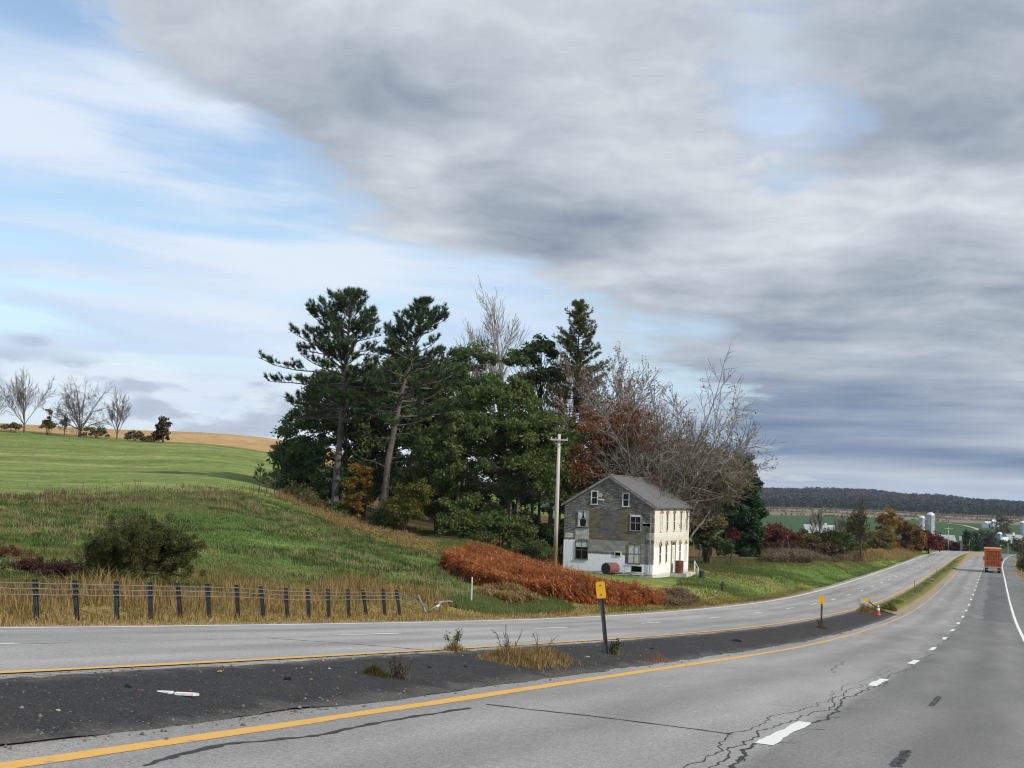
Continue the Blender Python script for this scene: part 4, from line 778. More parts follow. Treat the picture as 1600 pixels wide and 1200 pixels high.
def bare_tree(rs, base_r, trunk, tops, L0, levels=4, nch=(5, 5, 5, 4), ratio=.6, ang=.7, up=.06, wig=.10, thin=.55, twig=.012, lean=(0, 0)):
    """recursive branching; trunk = height of clear bole, tops = number of main limbs, L0 = limb length"""
    T, W, tips = MB(), MB(), []
    P, d = walk(rs, np.zeros(3) - [0, 0, .4], unit(np.array([lean[0], lean[1], 1.])), trunk + .4, 5, .03, .02); T.tube(P, np.linspace(base_r, base_r * .72, 6), 9, False)
    def grow(p, d, L, r, lev):
        n = 5 if lev == 0 else (4 if lev == 1 else 3); pts, de = walk(rs, p, d, L, n, wig * (1 + .3 * lev), up); re = max(r * .42, twig * .7)
        (T if lev < 2 else W).tube(pts, np.linspace(r, re, n + 1), 6 if lev == 0 else (4 if lev == 1 else 3), False)
        if lev >= levels - 1: tips.append((pts[-1], de)); tips.append((pts[-2], de)); return
        k = nch[min(lev, len(nch) - 1)]
        for j in range(k):
            t = .25 + .72 * (j + rs.rand()) / k; i = min(int(t * n), n - 1); f = t * n - i; q = pts[i] * (1 - f) + pts[i + 1] * f
            dd = unit(pts[i + 1] - pts[i]); side = unit(np.cross(dd, rs.normal(0, 1, 3))); a = ang * (.6 + .7 * rs.rand())
            grow(q, unit(dd * math.cos(a) + side * math.sin(a)), L * ratio * (1.15 - .5 * t) * (.7 + .5 * rs.rand()), max((r * (1 - t) + re * t) * thin, twig), lev + 1)
        grow(pts[-1], de, L * ratio * .8, max(re * .9, twig), lev + 1)
    for j in range(tops):
        az_ = 2 * math.pi * (j + .6 * rs.rand()) / tops; a = ang * (.35 + .75 * rs.rand()) if j else .08; side = np.array([math.cos(az_), math.sin(az_), 0])
        q = P[-1] - (P[-1] - P[-3]) * rs.rand() * (.9 if j else 0); grow(q, unit(d * math.cos(a) + side * math.sin(a)), L0 * (.75 + .4 * rs.rand()), base_r * (.62 if j == 0 else .42), 0)
    return T, W, tips
def ell_pts(rs, el, n):
    """clump centres in a union of ellipsoids, thicker towards the skin"""
    c, r = el; v = unit(rs.normal(0, 1, (n, 3))); v[:, 2] = np.where(v[:, 2] < -.55, -v[:, 2] * .6, v[:, 2]); k = (.35 + .65 * rs.rand(n)**.55)[:, None]
    lump = 1 + .16 * np.sin(v[:, :1] * 7 + c[0]) * np.sin(v[:, 1:2] * 6 + c[1]) + .12 * np.sin(v[:, 2:] * 9 + c[2])
    return c + v * k * r * lump
AX = np.array([ch, sh, 0.]); AY = np.array([-sh, ch, 0.])
def ells(base, specs, D):
    """specs in survey pixels: (px, py, rx, rz, depth offset m, depth radius m, n)"""
    out = []
    for px, py, rx, rz, do, dr, n in specs:
        c = at(px, py, D + do) - base; k = (D + do) / FPX; out.append((c, (rx * k, dr, rz * k), n))
    return out
def spot(px, py, D): p = at(px, py, D); return np.array([p[0], p[1], gz(p[0], p[1])])
def leafy(name, label, D, px, py, specs, mat, bark, leaf=.14, per=60, crad=.75, seed=1, stems=1, r0=.22, group=None, cat='tree', asp=.5, flat=.65, limbs=True, droop=.2, crown='crown', crown2=None):
    rs = np.random.RandomState(seed); b = spot(px, py, D); t = empty(name, b); cl = []
    for c, r, n in ells(b, specs, D):
        v = ell_pts(rs, (np.zeros(3), np.array(r)), n); cl.append(c + AX * v[:, :1] + AY * v[:, 1:2] + np.array([0, 0, 1.]) * v[:, 2:])
    cl = np.concatenate(cl); cl = cl[cl[:, 2] > .15]
    if limbs:
        T = MB(); top = cl[:, 2].max(); ctr = cl.mean(0); roots = []
        for k in range(stems):
            o = np.array([rs.uniform(-.5, .5), rs.uniform(-.5, .5), 0]) * (0 if stems == 1 else r0 * 7); e = np.array([ctr[0] * .8 + o[0] * 2.0, ctr[1] * .8 + o[1] * 2.0, top * .80]); m = (o + e) / 2 + rs.normal(0, .25, 3) * [1, 1, 0]; s = np.linspace(0, 1, 9)[:, None]
            P = (1 - s)**2 * (o - [0, 0, .4]) + 2 * s * (1 - s) * m + s * s * e; T.tube(P, np.linspace(r0, r0 * .22, 9), 8, False); roots.append(P)
        for c in cl[rs.rand(len(cl)) < min(1, 170 / len(cl))]:
            P = roots[rs.randint(stems)]; k = np.argmin(np.abs(P[:, 2] - c[2] * .72)); a = P[k]; m = (a + c) / 2 + [0, 0, .12 * np.linalg.norm(c - a)]; s = np.linspace(0, 1, 5)[:, None]; T.tube((1 - s)**2 * a + 2 * s * (1 - s) * m + s * s * c, np.linspace(r0 * .28, .015, 5), 4, False)
        T.build('trunk', bark, t, True)
    n = len(cl) * per; C = np.repeat(cl, per, 0); rad = np.repeat(crad * (.6 + .7 * rs.rand(len(cl))), per)[:, None]; off = unit(rs.normal(0, 1, (n, 3))) * rad * rs.rand(n, 1)**.5; off[:, 2] *= flat; C = C + off
    C = C[C[:, 2] > .02]; link(crown, leaf_mesh(crown, C, leaf, mat, rs, droop, asp), t)
    return tag(t, label, cat, group)
BARK = barkmat('grey_brown_bark', (.07, .058, .048), (.16, .135, .115)); BARKP = barkmat('pine_bark', (.06, .053, .048), (.15, .13, .118), 4); BARKG = barkmat('pale_grey_bark', (.22, .20, .18), (.38, .35, .31)); BARKD = barkmat('dark_twig', (.045, .036, .03), (.10, .08, .066)); BARKW = barkmat('dead_limb', (.26, .24, .22), (.42, .39, .36)); BARKV = barkmat('violet_twig', (.13, .115, .10), (.24, .21, .185))
L_DARK = leafmat('dark_green_leaf', [(0, (.042, .070, .026)), (.5, (.088, .134, .048)), (1, (.155, .20, .075))], .5)
L_MID = leafmat('mid_green_leaf', [(0, (.046, .074, .020)), (.5, (.110, .156, .046)), (1, (.20, .23, .08))], .5)
L_PINE = leafmat('pine_needle', [(0, (.026, .046, .023)), (.5, (.055, .090, .040)), (1, (.10, .14, .058))], .35)
L_LARCH = leafmat('larch_needle', [(0, (.04, .055, .018)), (.5, (.085, .10, .032)), (1, (.16, .16, .05))], .3)
L_RUST = leafmat('rust_leaf', [(0, (.085, .040, .018)), (.45, (.20, .085, .030)), (.8, (.32, .14, .042)), (1, (.20, .17, .05))], .45)
L_BROWN = leafmat('olive_brown_leaf', [(0, (.055, .050, .020)), (.5, (.125, .108, .042)), (1, (.21, .18, .07))], .4)
L_PINK = leafmat('salmon_leaf', [(0, (.16, .06, .04)), (1, (.36, .17, .11))], .35)
L_CEDAR = leafmat('cedar_spray', [(0, (.014, .034, .015)), (.5, (.028, .066, .024)), (1, (.055, .10, .034))], .2)
L_GOLD = leafmat('golden_leaf', [(0, (.10, .065, .012)), (.5, (.22, .13, .02)), (1, (.36, .22, .035))], .35)
L_OLIVE = leafmat('yellow_olive_leaf', [(0, (.04, .048, .010)), (.5, (.11, .115, .02)), (1, (.21, .19, .035))], .35)
L_RED = leafmat('wine_red_leaf', [(0, (.05, .010, .010)), (.5, (.12, .022, .018)), (1, (.22, .05, .03))], .3)
L_BUSH = leafmat('bush_leaf', [(0, (.022, .028, .010)), (.5, (.06, .072, .02)), (1, (.13, .13, .036))], .25, .6, 1.2)
# ------------------------------------------------------------------ the two tall pines
def pine(label, D, base, top, f0, Lmax, seed, nwh, dead, bend=(0, 0), side=None):
    rs = np.random.RandomState(seed); b = spot(base[0], base[1], D); e = at(top[0], top[1], D) - b; h = e[2]; t = empty('pine_tree', b)
    s = np.linspace(0, 1, 14)[:, None]; P = s * e + np.sin(s * math.pi) * (AX * bend[0] + AY * bend[1]) + rs.normal(0, .05, (14, 3)) * [1, 1, 0]; P[0] = [0, 0, -.4]
    T = MB(); T.tube(P, .36 * (1 - .82 * s[:, 0]**1.1), 10, False); B = MB(); C = []; DR = []
    def trunk_at(f): i = min(int(f * 13), 12); k = f * 13 - i; return P[i] * (1 - k) + P[i + 1] * k
    def limb(p, d, L, r, lift, alive):
        pts = [p]; dd = d.copy(); n = 7
        for i in range(n): dd = dd + rs.normal(0, .07, 3); dd[2] += lift * (i / n); dd = unit(dd); pts.append(pts[-1] + dd * L / n)
        pts = np.array(pts); T.tube(pts, np.linspace(r, r * .25, n + 1), 5, False)
        if not alive:
            for k in range(rs.randint(2, 5)):
                i = rs.randint(2, n); q = pts[i]; d2 = unit(unit(pts[i] - pts[i - 1]) + rs.normal(0, .6, 3) - [0, 0, .25]); w, _ = walk(rs, q, d2, L * rs.uniform(.2, .4), 4, .15, -.04); T.tube(w, np.linspace(r * .4, .012, 5), 3, False)
            return
        for k in range(int(5 + L * 3.2)):
            f = .35 + .65 * rs.rand()**.8; i = min(int(f * n), n - 1); q = pts[i] + (pts[i + 1] - pts[i]) * (f * n - i); dv = unit(pts[i + 1] - pts[i]); sd = unit(np.cross(dv, [0, 0, 1.])) * rs.choice([-1, 1])
            l = (.45 + .85 * rs.rand()) * (1.1 - .5 * f) * min(1, L / 2.2); d2 = unit(dv * .7 + sd * (.4 + .6 * rs.rand()) + [0, 0, .15 + .75 * rs.rand()]); w, de = walk(rs, q, d2, l, 3, .08, .14); B.tube(w, np.linspace(.025, .012, 4), 3, False)
            C.append(w[-1]); DR.append(de); 
            if l > .6: C.append(w[2]); DR.append(de)
        C.append(pts[-1]); DR.append(unit(pts[-1] - pts[-2]) + [0, 0, .5])
    for k in range(nwh):
        f = f0 + (1 - f0) * (k / (nwh - 1))**.92 * .985; u = (f - f0) / (1 - f0)
        prof = (.62 + .55 * u * (1 - u) * 2.2) * (1 - u**2.4) + .12
        for j in range(3 if u < .3 else 4 + (u > .6)):
            a = rs.rand() * 2 * math.pi; L = Lmax * prof * rs.uniform(.55, 1.12)
            if side is not None: L *= 1 + .35 * math.cos(a - side) * (1 - u)
            d = AX * math.cos(a) + AY * math.sin(a) + np.array([0, 0, .06 + .75 * u * u + rs.normal(0, .08)]); limb(trunk_at(min(f + rs.normal(0, .008), .995)), unit(d), L, .05 + .06 * (1 - u), .10, True)
    C.append(P[-1]); DR.append(np.array([0, 0, 1.]))
    for k in range(dead):
        f = .16 + (f0 - .1) * rs.rand(); a = rs.rand() * 2 * math.pi; d = unit(AX * math.cos(a) + AY * math.sin(a) + np.array([0, 0, rs.uniform(-.1, .3)])); limb(trunk_at(f), d, rs.uniform(1.2, 3.6), .05, rs.uniform(-.30, -.02), False)
    T.build('trunk', BARKP, t, True); cr_ = B.build('crown', BARKP, t); C = np.array(C); DR = np.array(DR)
    link('needles', spikes('needles', C, DR, .46, .030, L_PINE, rs, 22, 1.0, .35), cr_)
    return tag(t, label, 'pine tree', 'tall pines at the edge of the grove')
pine('tall pine with straight trunk, broad open top and gold shrub at its foot', 116, (521, 822), (549, 463), .41, 6.6, 5, 24, 9, (.0, 0), math.pi)
pine('tall pine with a slanting trunk and drooping dead lower limbs over olive shrub', 111, (592, 838), (666, 476), .46, 4.8, 8, 20, 16, (-.5, 0), 0)
# ------------------------------------------------------------------ grove: leafy trees
leafy('broadleaf_tree', 'dense dark green broadleaf tree wrapped round the straight-trunked pine', 124, 560, 830, [(530, 690, 92, 100, 0, 5.0, 150), (625, 665, 80, 90, 1, 5.0, 120), (480, 760, 52, 70, -2, 3.0, 70), (570, 760, 80, 60, 0, 4, 70), (660, 610, 40, 40, 3, 3, 40), (520, 610, 45, 38, 1, 3, 50), (585, 640, 90, 52, 2, 4, 90), (640, 585, 46, 36, 4, 3, 40), (600, 605, 46, 34, 1, 3, 46), (610, 700, 60, 60, 1, 3, 50), (455, 720, 30, 40, 0, 2.5, 36)], L_DARK, BARK, .17, 120, .95, 11, 3, .26)
leafy('broadleaf_tree', 'dark green broadleaf tree with open top behind the slanting pine', 128, 705, 830, [(705, 610, 48, 60, 0, 3.5, 60), (740, 570, 36, 32, 2, 2.5, 28), (690, 690, 55, 80, 0, 4, 70), (760, 620, 30, 50, 0, 2.5, 30)], L_DARK, BARK, .17, 100, .9, 12, 2, .22)
leafy('broadleaf_tree', 'bushy bright green broadleaf tree with foliage down to the weeds, near the utility pole', 110, 800, 845, [(800, 690, 78, 82, 0, 4.5, 150), (835, 745, 52, 70, -1, 3.5, 80), (740, 720, 70, 80, 0, 4.2, 120), (790, 620, 48, 36, 1, 3, 45), (860, 690, 34, 50, 0, 2.5, 40), (730, 800, 55, 34, -1, 3, 35)], L_MID, BARK, .17, 85, .72, 13, 4, .17)
leafy('broadleaf_tree', 'olive green tree standing behind the slanting pine, crown meeting the bright green one', 116, 680, 840, [(680, 730, 50, 70, 0, 3.5, 80), (665, 790, 46, 48, -1, 3, 50), (720, 655, 45, 50, 0, 3, 50)], L_MID, BARK, .17, 85, .72, 14, 2, .17)
leafy('scots_pine', 'open-crowned dark tree with tiered tufts rising above the bright green one', 131, 838, 830, [(815, 560, 30, 20, 0, 2.2, 22), (848, 548, 26, 18, 0, 2, 18), (835, 600, 36, 24, 0, 2.4, 18), (862, 590, 18, 18, 0, 1.6, 10)], L_DARK, BARKD, .17, 110, .75, 15, 2, .18)
leafy('maple_tree', 'rust-orange autumn tree behind the farmhouse gable ridge', 120, 945, 850, [(925, 690, 44, 52, 0, 3.2, 50), (965, 670, 45, 48, 2, 3.2, 45), (905, 740, 30, 40, -1, 2.5, 30), (1000, 690, 36, 44, 2, 3, 30)], L_RUST, BARKD, .15, 42, .95, 16, 3, .16)
leafy('maple_tree', 'thin olive-brown tree beside the rust-orange one behind the farmhouse', 130, 1000, 850, [(1010, 720, 52, 62, 2, 3.5, 60), (970, 740, 40, 50, 0, 3, 30), (1050, 745, 44, 50, 2, 3, 45)], L_BROWN, BARKD, .15, 45, .9, 17, 4, .15)
leafy('thicket_tree', 'dense olive-brown twiggy tree shading the yard beyond the farmhouse', 152, 1105, 868, [(1095, 760, 50, 70, 0, 4, 90), (1125, 745, 32, 50, 2, 3, 45), (1065, 720, 45, 42, 2, 3.5, 40), (1105, 830, 42, 34, 1, 3, 40)], L_BROWN, BARKD, .16, 85, .9, 18, 5, .14)
leafy('dark_evergreen', 'dark conical evergreen at the end of the grove above the lawn', 170, 1163, 868, [(1160, 728, 14, 24, 0, 1.4, 34), (1162, 765, 24, 38, 0, 2.2, 70), (1163, 810, 31, 42, 0, 2.6, 90), (1163, 845, 28, 26, 0, 2.2, 50), (1163, 866, 30, 14, 0, 2.2, 40), (1140, 800, 18, 60, 2, 2, 40), (1135, 855, 22, 22, 1, 2, 34)], L_CEDAR, BARKD, .19, 120, .75, 19, 1, .2)
leafy('understory_tree', 'small dark tree filling the gap between the utility pole and the gable', 118, 880, 868, [(880, 760, 24, 60, 0, 2, 30), (890, 700, 22, 40, 2, 2, 22)], L_MID, BARKD, .14, 80, .7, 20, 2, .1)
leafy('autumn_shrub', 'golden orange shrub between the trunks of the two pines', 112, 562, 818, [(562, 765, 26, 36, 0, 1.6, 40), (556, 795, 22, 22, 0, 1.4, 20)], L_GOLD, BARKD, .10, 70, .5, 21, 3, .05, None, 'shrub')
leafy('autumn_shrub', 'yellow-olive shrub under the drooping dead limbs of the slanting pine', 105, 632, 852, [(632, 800, 32, 44, 0, 1.8, 60), (655, 770, 22, 26, 0, 1.4, 22)], L_OLIVE, BARKD, .10, 70, .5, 22, 3, .05, None, 'shrub')
leafy('sumac_shrub', 'leggy sumac shrub, green below and wine-red at its top, on the lawn edge', 146, 1140, 884, [(1146, 838, 13, 12, 0, .8, 16)], L_RED, BARKD, .10, 60, .35, 23, 4, .035, None, 'shrub')
leafy('sumac_shrub', 'low green sumac growth at the foot of the wine-red one', 145.5, 1134, 884, [(1136, 858, 14, 18, 0, .9, 26)], L_MID, BARKD, .10, 60, .38, 24, 3, .03, None, 'shrub')
leafy('yard_bush', 'shadowy bush filling the yard corner behind the stair rail', 152, 1108, 878, [(1108, 850, 22, 26, 0, 1.8, 46), (1096, 835, 16, 22, 1, 1.6, 30)], L_DARK, BARKD, .13, 70, .5, 28, 3, .04, None, 'shrub')
leafy('yard_bush', 'dark understory bush at the foot of the bright green tree', 104, 840, 872, [(835, 858, 34, 14, 0, 1.6, 40)], L_DARK, BARKD, .11, 70, .5, 25, 2, .04, None, 'shrub')
leafy('yard_bush', 'grey-green brush below the straight-trunked pine', 108, 485, 812, [(486, 790, 30, 22, 0, 1.6, 34), (455, 775, 22, 22, 2, 1.4, 22)], L_BROWN, BARKD, .10, 50, .55, 26, 5, .04, None, 'shrub')
leafy('yard_bush', 'dark low bush on the bank under the olive shrub', 103, 660, 858, [(668, 850, 30, 9, 0, 1.3, 26), (700, 845, 26, 10, 2, 1.3, 20)], L_DARK, BARKD, .10, 60, .4, 27, 2, .03, None, 'shrub')
leafy('thicket', 'dark undergrowth between the trunks of the bright green tree', 121, 820, 862, [(760, 826, 50, 26, 0, 2.5, 60), (825, 836, 46, 30, 0, 2.5, 60), (890, 842, 40, 32, 0, 2.5, 50)], L_DARK, BARKD, .17, 80, .8, 159, 5, .06, None, 'thicket')
for i, (px, py, D, sp_, mat, lab) in enumerate((
  (640, 830, 140, [(600, 760, 70, 60, 0, 3, 60), (690, 770, 70, 60, 0, 3, 60)], L_DARK, 'shaded thicket in the middle of the grove behind both pines'),
  (790, 835, 138, [(760, 780, 60, 56, 0, 3, 60), (850, 770, 60, 66, 0, 3, 70)], L_DARK, 'shaded thicket behind the bright green tree'),
  (930, 850, 140, [(930, 790, 60, 66, 0, 3, 60), (1010, 790, 60, 70, 0, 3, 60)], L_BROWN, 'brown thicket behind the farmhouse'),
  (1100, 862, 178, [(1080, 790, 50, 66, 0, 3, 60), (1120, 800, 36, 60, 0, 3, 46)], L_DARK, 'dark thicket behind the yard beyond the farmhouse'),
  (480, 812, 128, [(470, 770, 34, 40, 0, 2.5, 40), (520, 790, 40, 34, 0, 2.5, 36)], L_DARK, 'dark thicket at the field side of the straight-trunked pine'))):
    leafy('thicket', lab, D, px, py, sp_, mat, BARKD, .20, 80, 1.0, 160 + i, 5, .10, None, 'thicket')
for i, (px, py, D, sp_, mat, lab) in enumerate((
  (720, 850, 106, [(715, 822, 34, 26, 0, 1.6, 44), (750, 828, 26, 24, 0, 1.5, 30)], L_MID, 'leafy sapling clump at the foot of the bright green tree'),
  (780, 856, 107, [(785, 830, 30, 28, 0, 1.6, 40), (815, 836, 24, 26, 0, 1.5, 30)], L_MID, 'leafy sapling clump nearer the utility pole'),
  (600, 838, 107, [(598, 815, 24, 20, 0, 1.4, 26)], L_DARK, 'dark bush at the foot of the slanting pine'),
  (530, 818, 112, [(528, 802, 30, 14, 0, 1.5, 26)], L_DARK, 'dark bush at the foot of the straight-trunked pine'))):
    leafy('sapling_clump', lab, D, px, py, sp_, mat, BARKD, .12, 70, .6, 170 + i, 3, .05, None, 'shrub')
# conifer with tiers of upturned sprays
def larch(label, D, base, top, seed):
    rs = np.random.RandomState(seed); b = spot(base[0], base[1], D); e = at(top[0], top[1], D) - b; h = e[2]; t = empty('larch_tree', b); s = np.linspace(0, 1, 12)[:, None]; P = s * e; P[0, 2] = -.4
    T = MB().tube(P, .30 * (1 - .9 * s[:, 0]), 9, False); B = MB(); C = []; DR = []
    for k in range(46):
        f = .52 + .47 * (k / 45.); p = e * f; u = (f - .52) / .47; L = (4.5 * (1 - u)**.48 + .3) * (.88 + .12 * math.sin(k * 1.7))
        for j in range(4):
            a = rs.rand() * 2 * math.pi; d = unit(AX * math.cos(a) + AY * math.sin(a) + np.array([0, 0, -.05 + .5 * u])); pts = [p]; l = L * rs.uniform(.6, 1.1); dd = d
            for i in range(5): dd = dd + rs.normal(0, .05, 3); dd[2] += -.05 + .09 * i; dd = unit(dd); pts.append(pts[-1] + dd * l / 5)
            pts = np.array(pts); B.tube(pts, np.linspace(.035, .01, 6), 3, False)
            for q in range(int(8 + l * 7)):
                f2 = .25 + .75 * rs.rand(); i = min(int(f2 * 5), 4); C.append(pts[i] + (pts[i + 1] - pts[i]) * (f2 * 5 - i) + rs.normal(0, .10, 3)); DR.append(dd + rs.normal(0, .4, 3))
    T.build('trunk', BARKD, t, True); c = B.build('crown', BARKD, t); link('needles', spikes('needles', np.array(C), np.array(DR), .34, .024, L_LARCH, rs, 12, 1.1, .2), c)
    return tag(t, label, 'larch tree')
larch('tall tiered larch with upturned thinning sprays standing above the grove', 129, (883, 850), (908, 470), 31)
# ------------------------------------------------------------------ leafless trees
def bare(name, label, D, base, topy, seed, bark=BARK, group=None, leaves=None, **kw):
    rs = np.random.RandomState(seed); b = spot(base[0], base[1], D); h = at(base[0], topy, D)[2] - b[2]; t = empty(name, b)
    T, W, tips = bare_tree(rs, **kw); allv = np.concatenate(T.V + W.V); k = h / np.percentile(allv[:, 2], 99.9)
    for m_ in (T, W): m_.V = [v * k for v in m_.V]
    T.build('trunk', bark, t, True); c = W.build('crown', bark, t)
    if leaves:
        tp = np.array([p for p, _ in tips]) * k; mat, frac, per, size, cond = leaves; tp = tp[rs.rand(len(tp)) < frac]
        if cond is not None: tp = tp[cond(tp, h)]
        C = np.repeat(tp, per, 0) + rs.normal(0, .18, (len(tp) * per, 3)); link('leaves', leaf_mesh('leaves', C, size, mat, rs, .2), c)
    return tag(t, label, 'tree', group)
bare('bare_tree', 'tall pale leafless tree with fine upright twigs rising highest behind the grove', 142, (783, 830), 447, 41, BARKG, None, None, base_r=.24, trunk=9.0, tops=5, L0=6.0, levels=4, nch=(6, 6, 5), ratio=.6, ang=.5, up=.12, wig=.07, twig=.017)
bare('bare_tree', 'slender leafless tree close beside the larch', 140, (858, 840), 508, 42, BARKG, None, None, base_r=.18, trunk=9, tops=4, L0=5.0, levels=4, nch=(5, 5, 5), ratio=.58, ang=.5, up=.10, wig=.07, twig=.016)
bare('bare_tree', 'forked dark-stemmed tree behind the utility pole top', 127, (872, 850), 560, 43, BARKD, None, None, base_r=.16, trunk=7, tops=4, L0=5.0, levels=4, nch=(5, 4, 4), ratio=.55, ang=.45, up=.10, wig=.07, twig=.015)
bare('bare_tree', 'leafless tree with salmon tinted twig ends behind the chimney side of the roof', 125, (958, 860), 540, 44, BARKV, None, (L_PINK, .35, 4, .10, lambda p, h: p[:, 2] > h * .62), base_r=.2, trunk=6.5, tops=5, L0=6.2, levels=4, nch=(6, 6, 5), ratio=.6, ang=.62, up=.10, wig=.08, twig=.016)
bare('bare_tree', 'wide leafless tree with arching limbs fanning over the farmhouse roof', 123, (1006, 862), 578, 45, BARKV, None, (L_BROWN, .12, 3, .10, None), base_r=.32, trunk=2.6, tops=11, L0=8.5, levels=4, nch=(7, 7, 5), ratio=.55, ang=.85, up=.05, wig=.09, twig=.017, lean=(.10, .05))
bare('bare_tree', 'leafless tree spreading between the fan-shaped tree and dark evergreen', 129, (1066, 866), 650, 46, BARKV, None, (L_BROWN, .4, 4, .11, None), base_r=.22, trunk=2.2, tops=8, L0=5.5, levels=4, nch=(7, 6, 6), ratio=.52, ang=.75, up=.05, wig=.10, twig=.017, lean=(.05, .05))
bare('bare_tree', 'leafless twiggy tree among the rust-orange leaves behind the gable', 127, (918, 862), 640, 47, BARKD, None, (L_RUST, .3, 4, .10, None), base_r=.16, trunk=4, tops=6, L0=4.5, levels=4, nch=(6, 5, 5), ratio=.58, ang=.6, up=.08, wig=.09, twig=.015)
# ------------------------------------------------------------------ grasses and weeds
def inpoly(x, y, poly):
    c = np.zeros(len(x), bool); n = len(poly)
    for i in range(n):
        x1, y1 = poly[i]; x2, y2 = poly[(i + 1) % n]; f = ((y1 > y) != (y2 > y)) & (x < (x2 - x1) * (y - y1) / (y2 - y1 + 1e-12) + x1); c ^= f
    return c
def scatter(rs, poly, n):
    P = np.array(poly); lo, hi = P.min(0), P.max(0); out = []
    k = 0
    while k < n:
        q = lo + (hi - lo) * rs.rand(n * 2, 2); q = q[inpoly(q[:, 0], q[:, 1], poly)]; out.append(q); k += len(q)
        if not len(q): break
    return np.concatenate(out)[:n]
def blades(rs, xy, h, w, lean=.35, z=None, clump=0.0):
    """bent two-piece blades"""
    n = len(xy); z = HGT(xy[:, 0], xy[:, 1]) if z is None else z; b = np.stack([xy[:, 0], xy[:, 1], z - .02], -1); h = h * (.55 + .9 * rs.rand(n)); a = rs.rand(n) * 2 * math.pi; d = np.stack([np.cos(a), np.sin(a), 0 * a], -1); s = np.stack([-np.sin(a), np.cos(a), 0 * a], -1) * (w * (.6 + .8 * rs.rand(n)))[:, None]
    ln = (lean * rs.rand(n)**1.2 * h)[:, None]; m = b + np.array([0, 0, 1.]) * (h * .55)[:, None] + d * ln * .35; t = b + np.array([0, 0, 1.]) * (h * .97)[:, None] + d * ln
    V = np.stack([b - s, b + s, m + s * .7, m - s * .7, t], 1).reshape(-1, 3); i = np.arange(n)[:, None] * 5
    return V, i + np.array([[0, 1, 2, 3]]), i + np.array([[3, 2, 4]])
def stuff(name, label, V, Fl, mat, cat='grass'): return tag(link(name, mesh_np(name, V, Fl, mat)), label, cat, None, 'stuff')
def pg(*px): return [tuple(ground_at(*p)[:2]) for p in px]
G_STRAW = leafmat('straw_grass', [(0, (.10, .065, .022)), (.35, (.22, .15, .055)), (.7, (.36, .25, .105)), (1, (.50, .39, .20))], .3, .7, .6)
G_MIX = leafmat('verge_grass', [(0, (.085, .07, .024)), (.3, (.20, .145, .055)), (.55, (.36, .25, .105)), (.75, (.26, .155, .06)), (1, (.14, .14, .045))], .35, .7, 1.1)
G_GREEN = leafmat('meadow_grass', [(0, (.06, .095, .026)), (.35, (.11, .155, .042)), (.65, (.16, .20, .062)), (.85, (.25, .25, .105)), (1, (.34, .29, .15))], .45, .7, .16)
G_LAWN = leafmat('lawn_grass', [(0, (.055, .078, .022)), (.5, (.105, .140, .036)), (1, (.20, .20, .075))], .4, .7, .2)
G_RUST = leafmat('rust_weed', [(0, (.09, .030, .016)), (.35, (.25, .080, .026)), (.6, (.42, .145, .045)), (.8, (.52, .24, .095)), (.92, (.26, .16, .07)), (1, (.18, .16, .055))], .4, .7, .45)
G_BROWN = leafmat('brown_weed', [(0, (.05, .032, .020)), (.5, (.13, .09, .052)), (1, (.30, .24, .155))], .3, .7, .2)
def weedpatch(name, label, poly, n, h, mat, lw=.05, ll=.28, leaves=5, cat='weeds', seed=5, hf=None):
    rs = np.random.RandomState(seed); xy = scatter(rs, poly, int(n * 1.3)); dn = vnoise(xy[:, 0], xy[:, 1], 1.0, seed + 3) * .6 + vnoise(xy[:, 0], xy[:, 1], 3., seed + 4) * .4; xy = xy[dn > .30]; n = len(xy); z = HGT(xy[:, 0], xy[:, 1]); hh = h * (.45 + .75 * rs.rand(n)) * (.40 + .75 * vnoise(xy[:, 0], xy[:, 1], 1.3, seed) + .45 * vnoise(xy[:, 0], xy[:, 1], 4.5, seed + 1))
    if hf is not None: hh = hh * hf(xy)
    V, Q, T3 = blades(rs, xy, hh / 1.0, .018, .25, z); m = n * leaves; k = np.repeat(np.arange(n), leaves); t = .3 + .68 * rs.rand(m); c = np.stack([xy[k, 0], xy[k, 1], z[k] + hh[k] * t], -1) + rs.normal(0, .06, (m, 3)); a = rs.rand(m) * 2 * math.pi; d = np.stack([np.cos(a), np.sin(a), rs.uniform(-.9, .5, m)], -1) * (ll * (.5 + .8 * rs.rand(m)))[:, None]; s = np.stack([-np.sin(a), np.cos(a), 0 * a], -1) * lw
    V2 = np.stack([c - d * .2, c + d * .4 + s, c + d, c + d * .4 - s], 1).reshape(-1, 3); return stuff(name, label, np.concatenate([V, V2]), [np.concatenate([Q, np.arange(4 * m).reshape(-1, 4) + len(V)]), T3], mat, cat)
rs = np.random.RandomState(77)
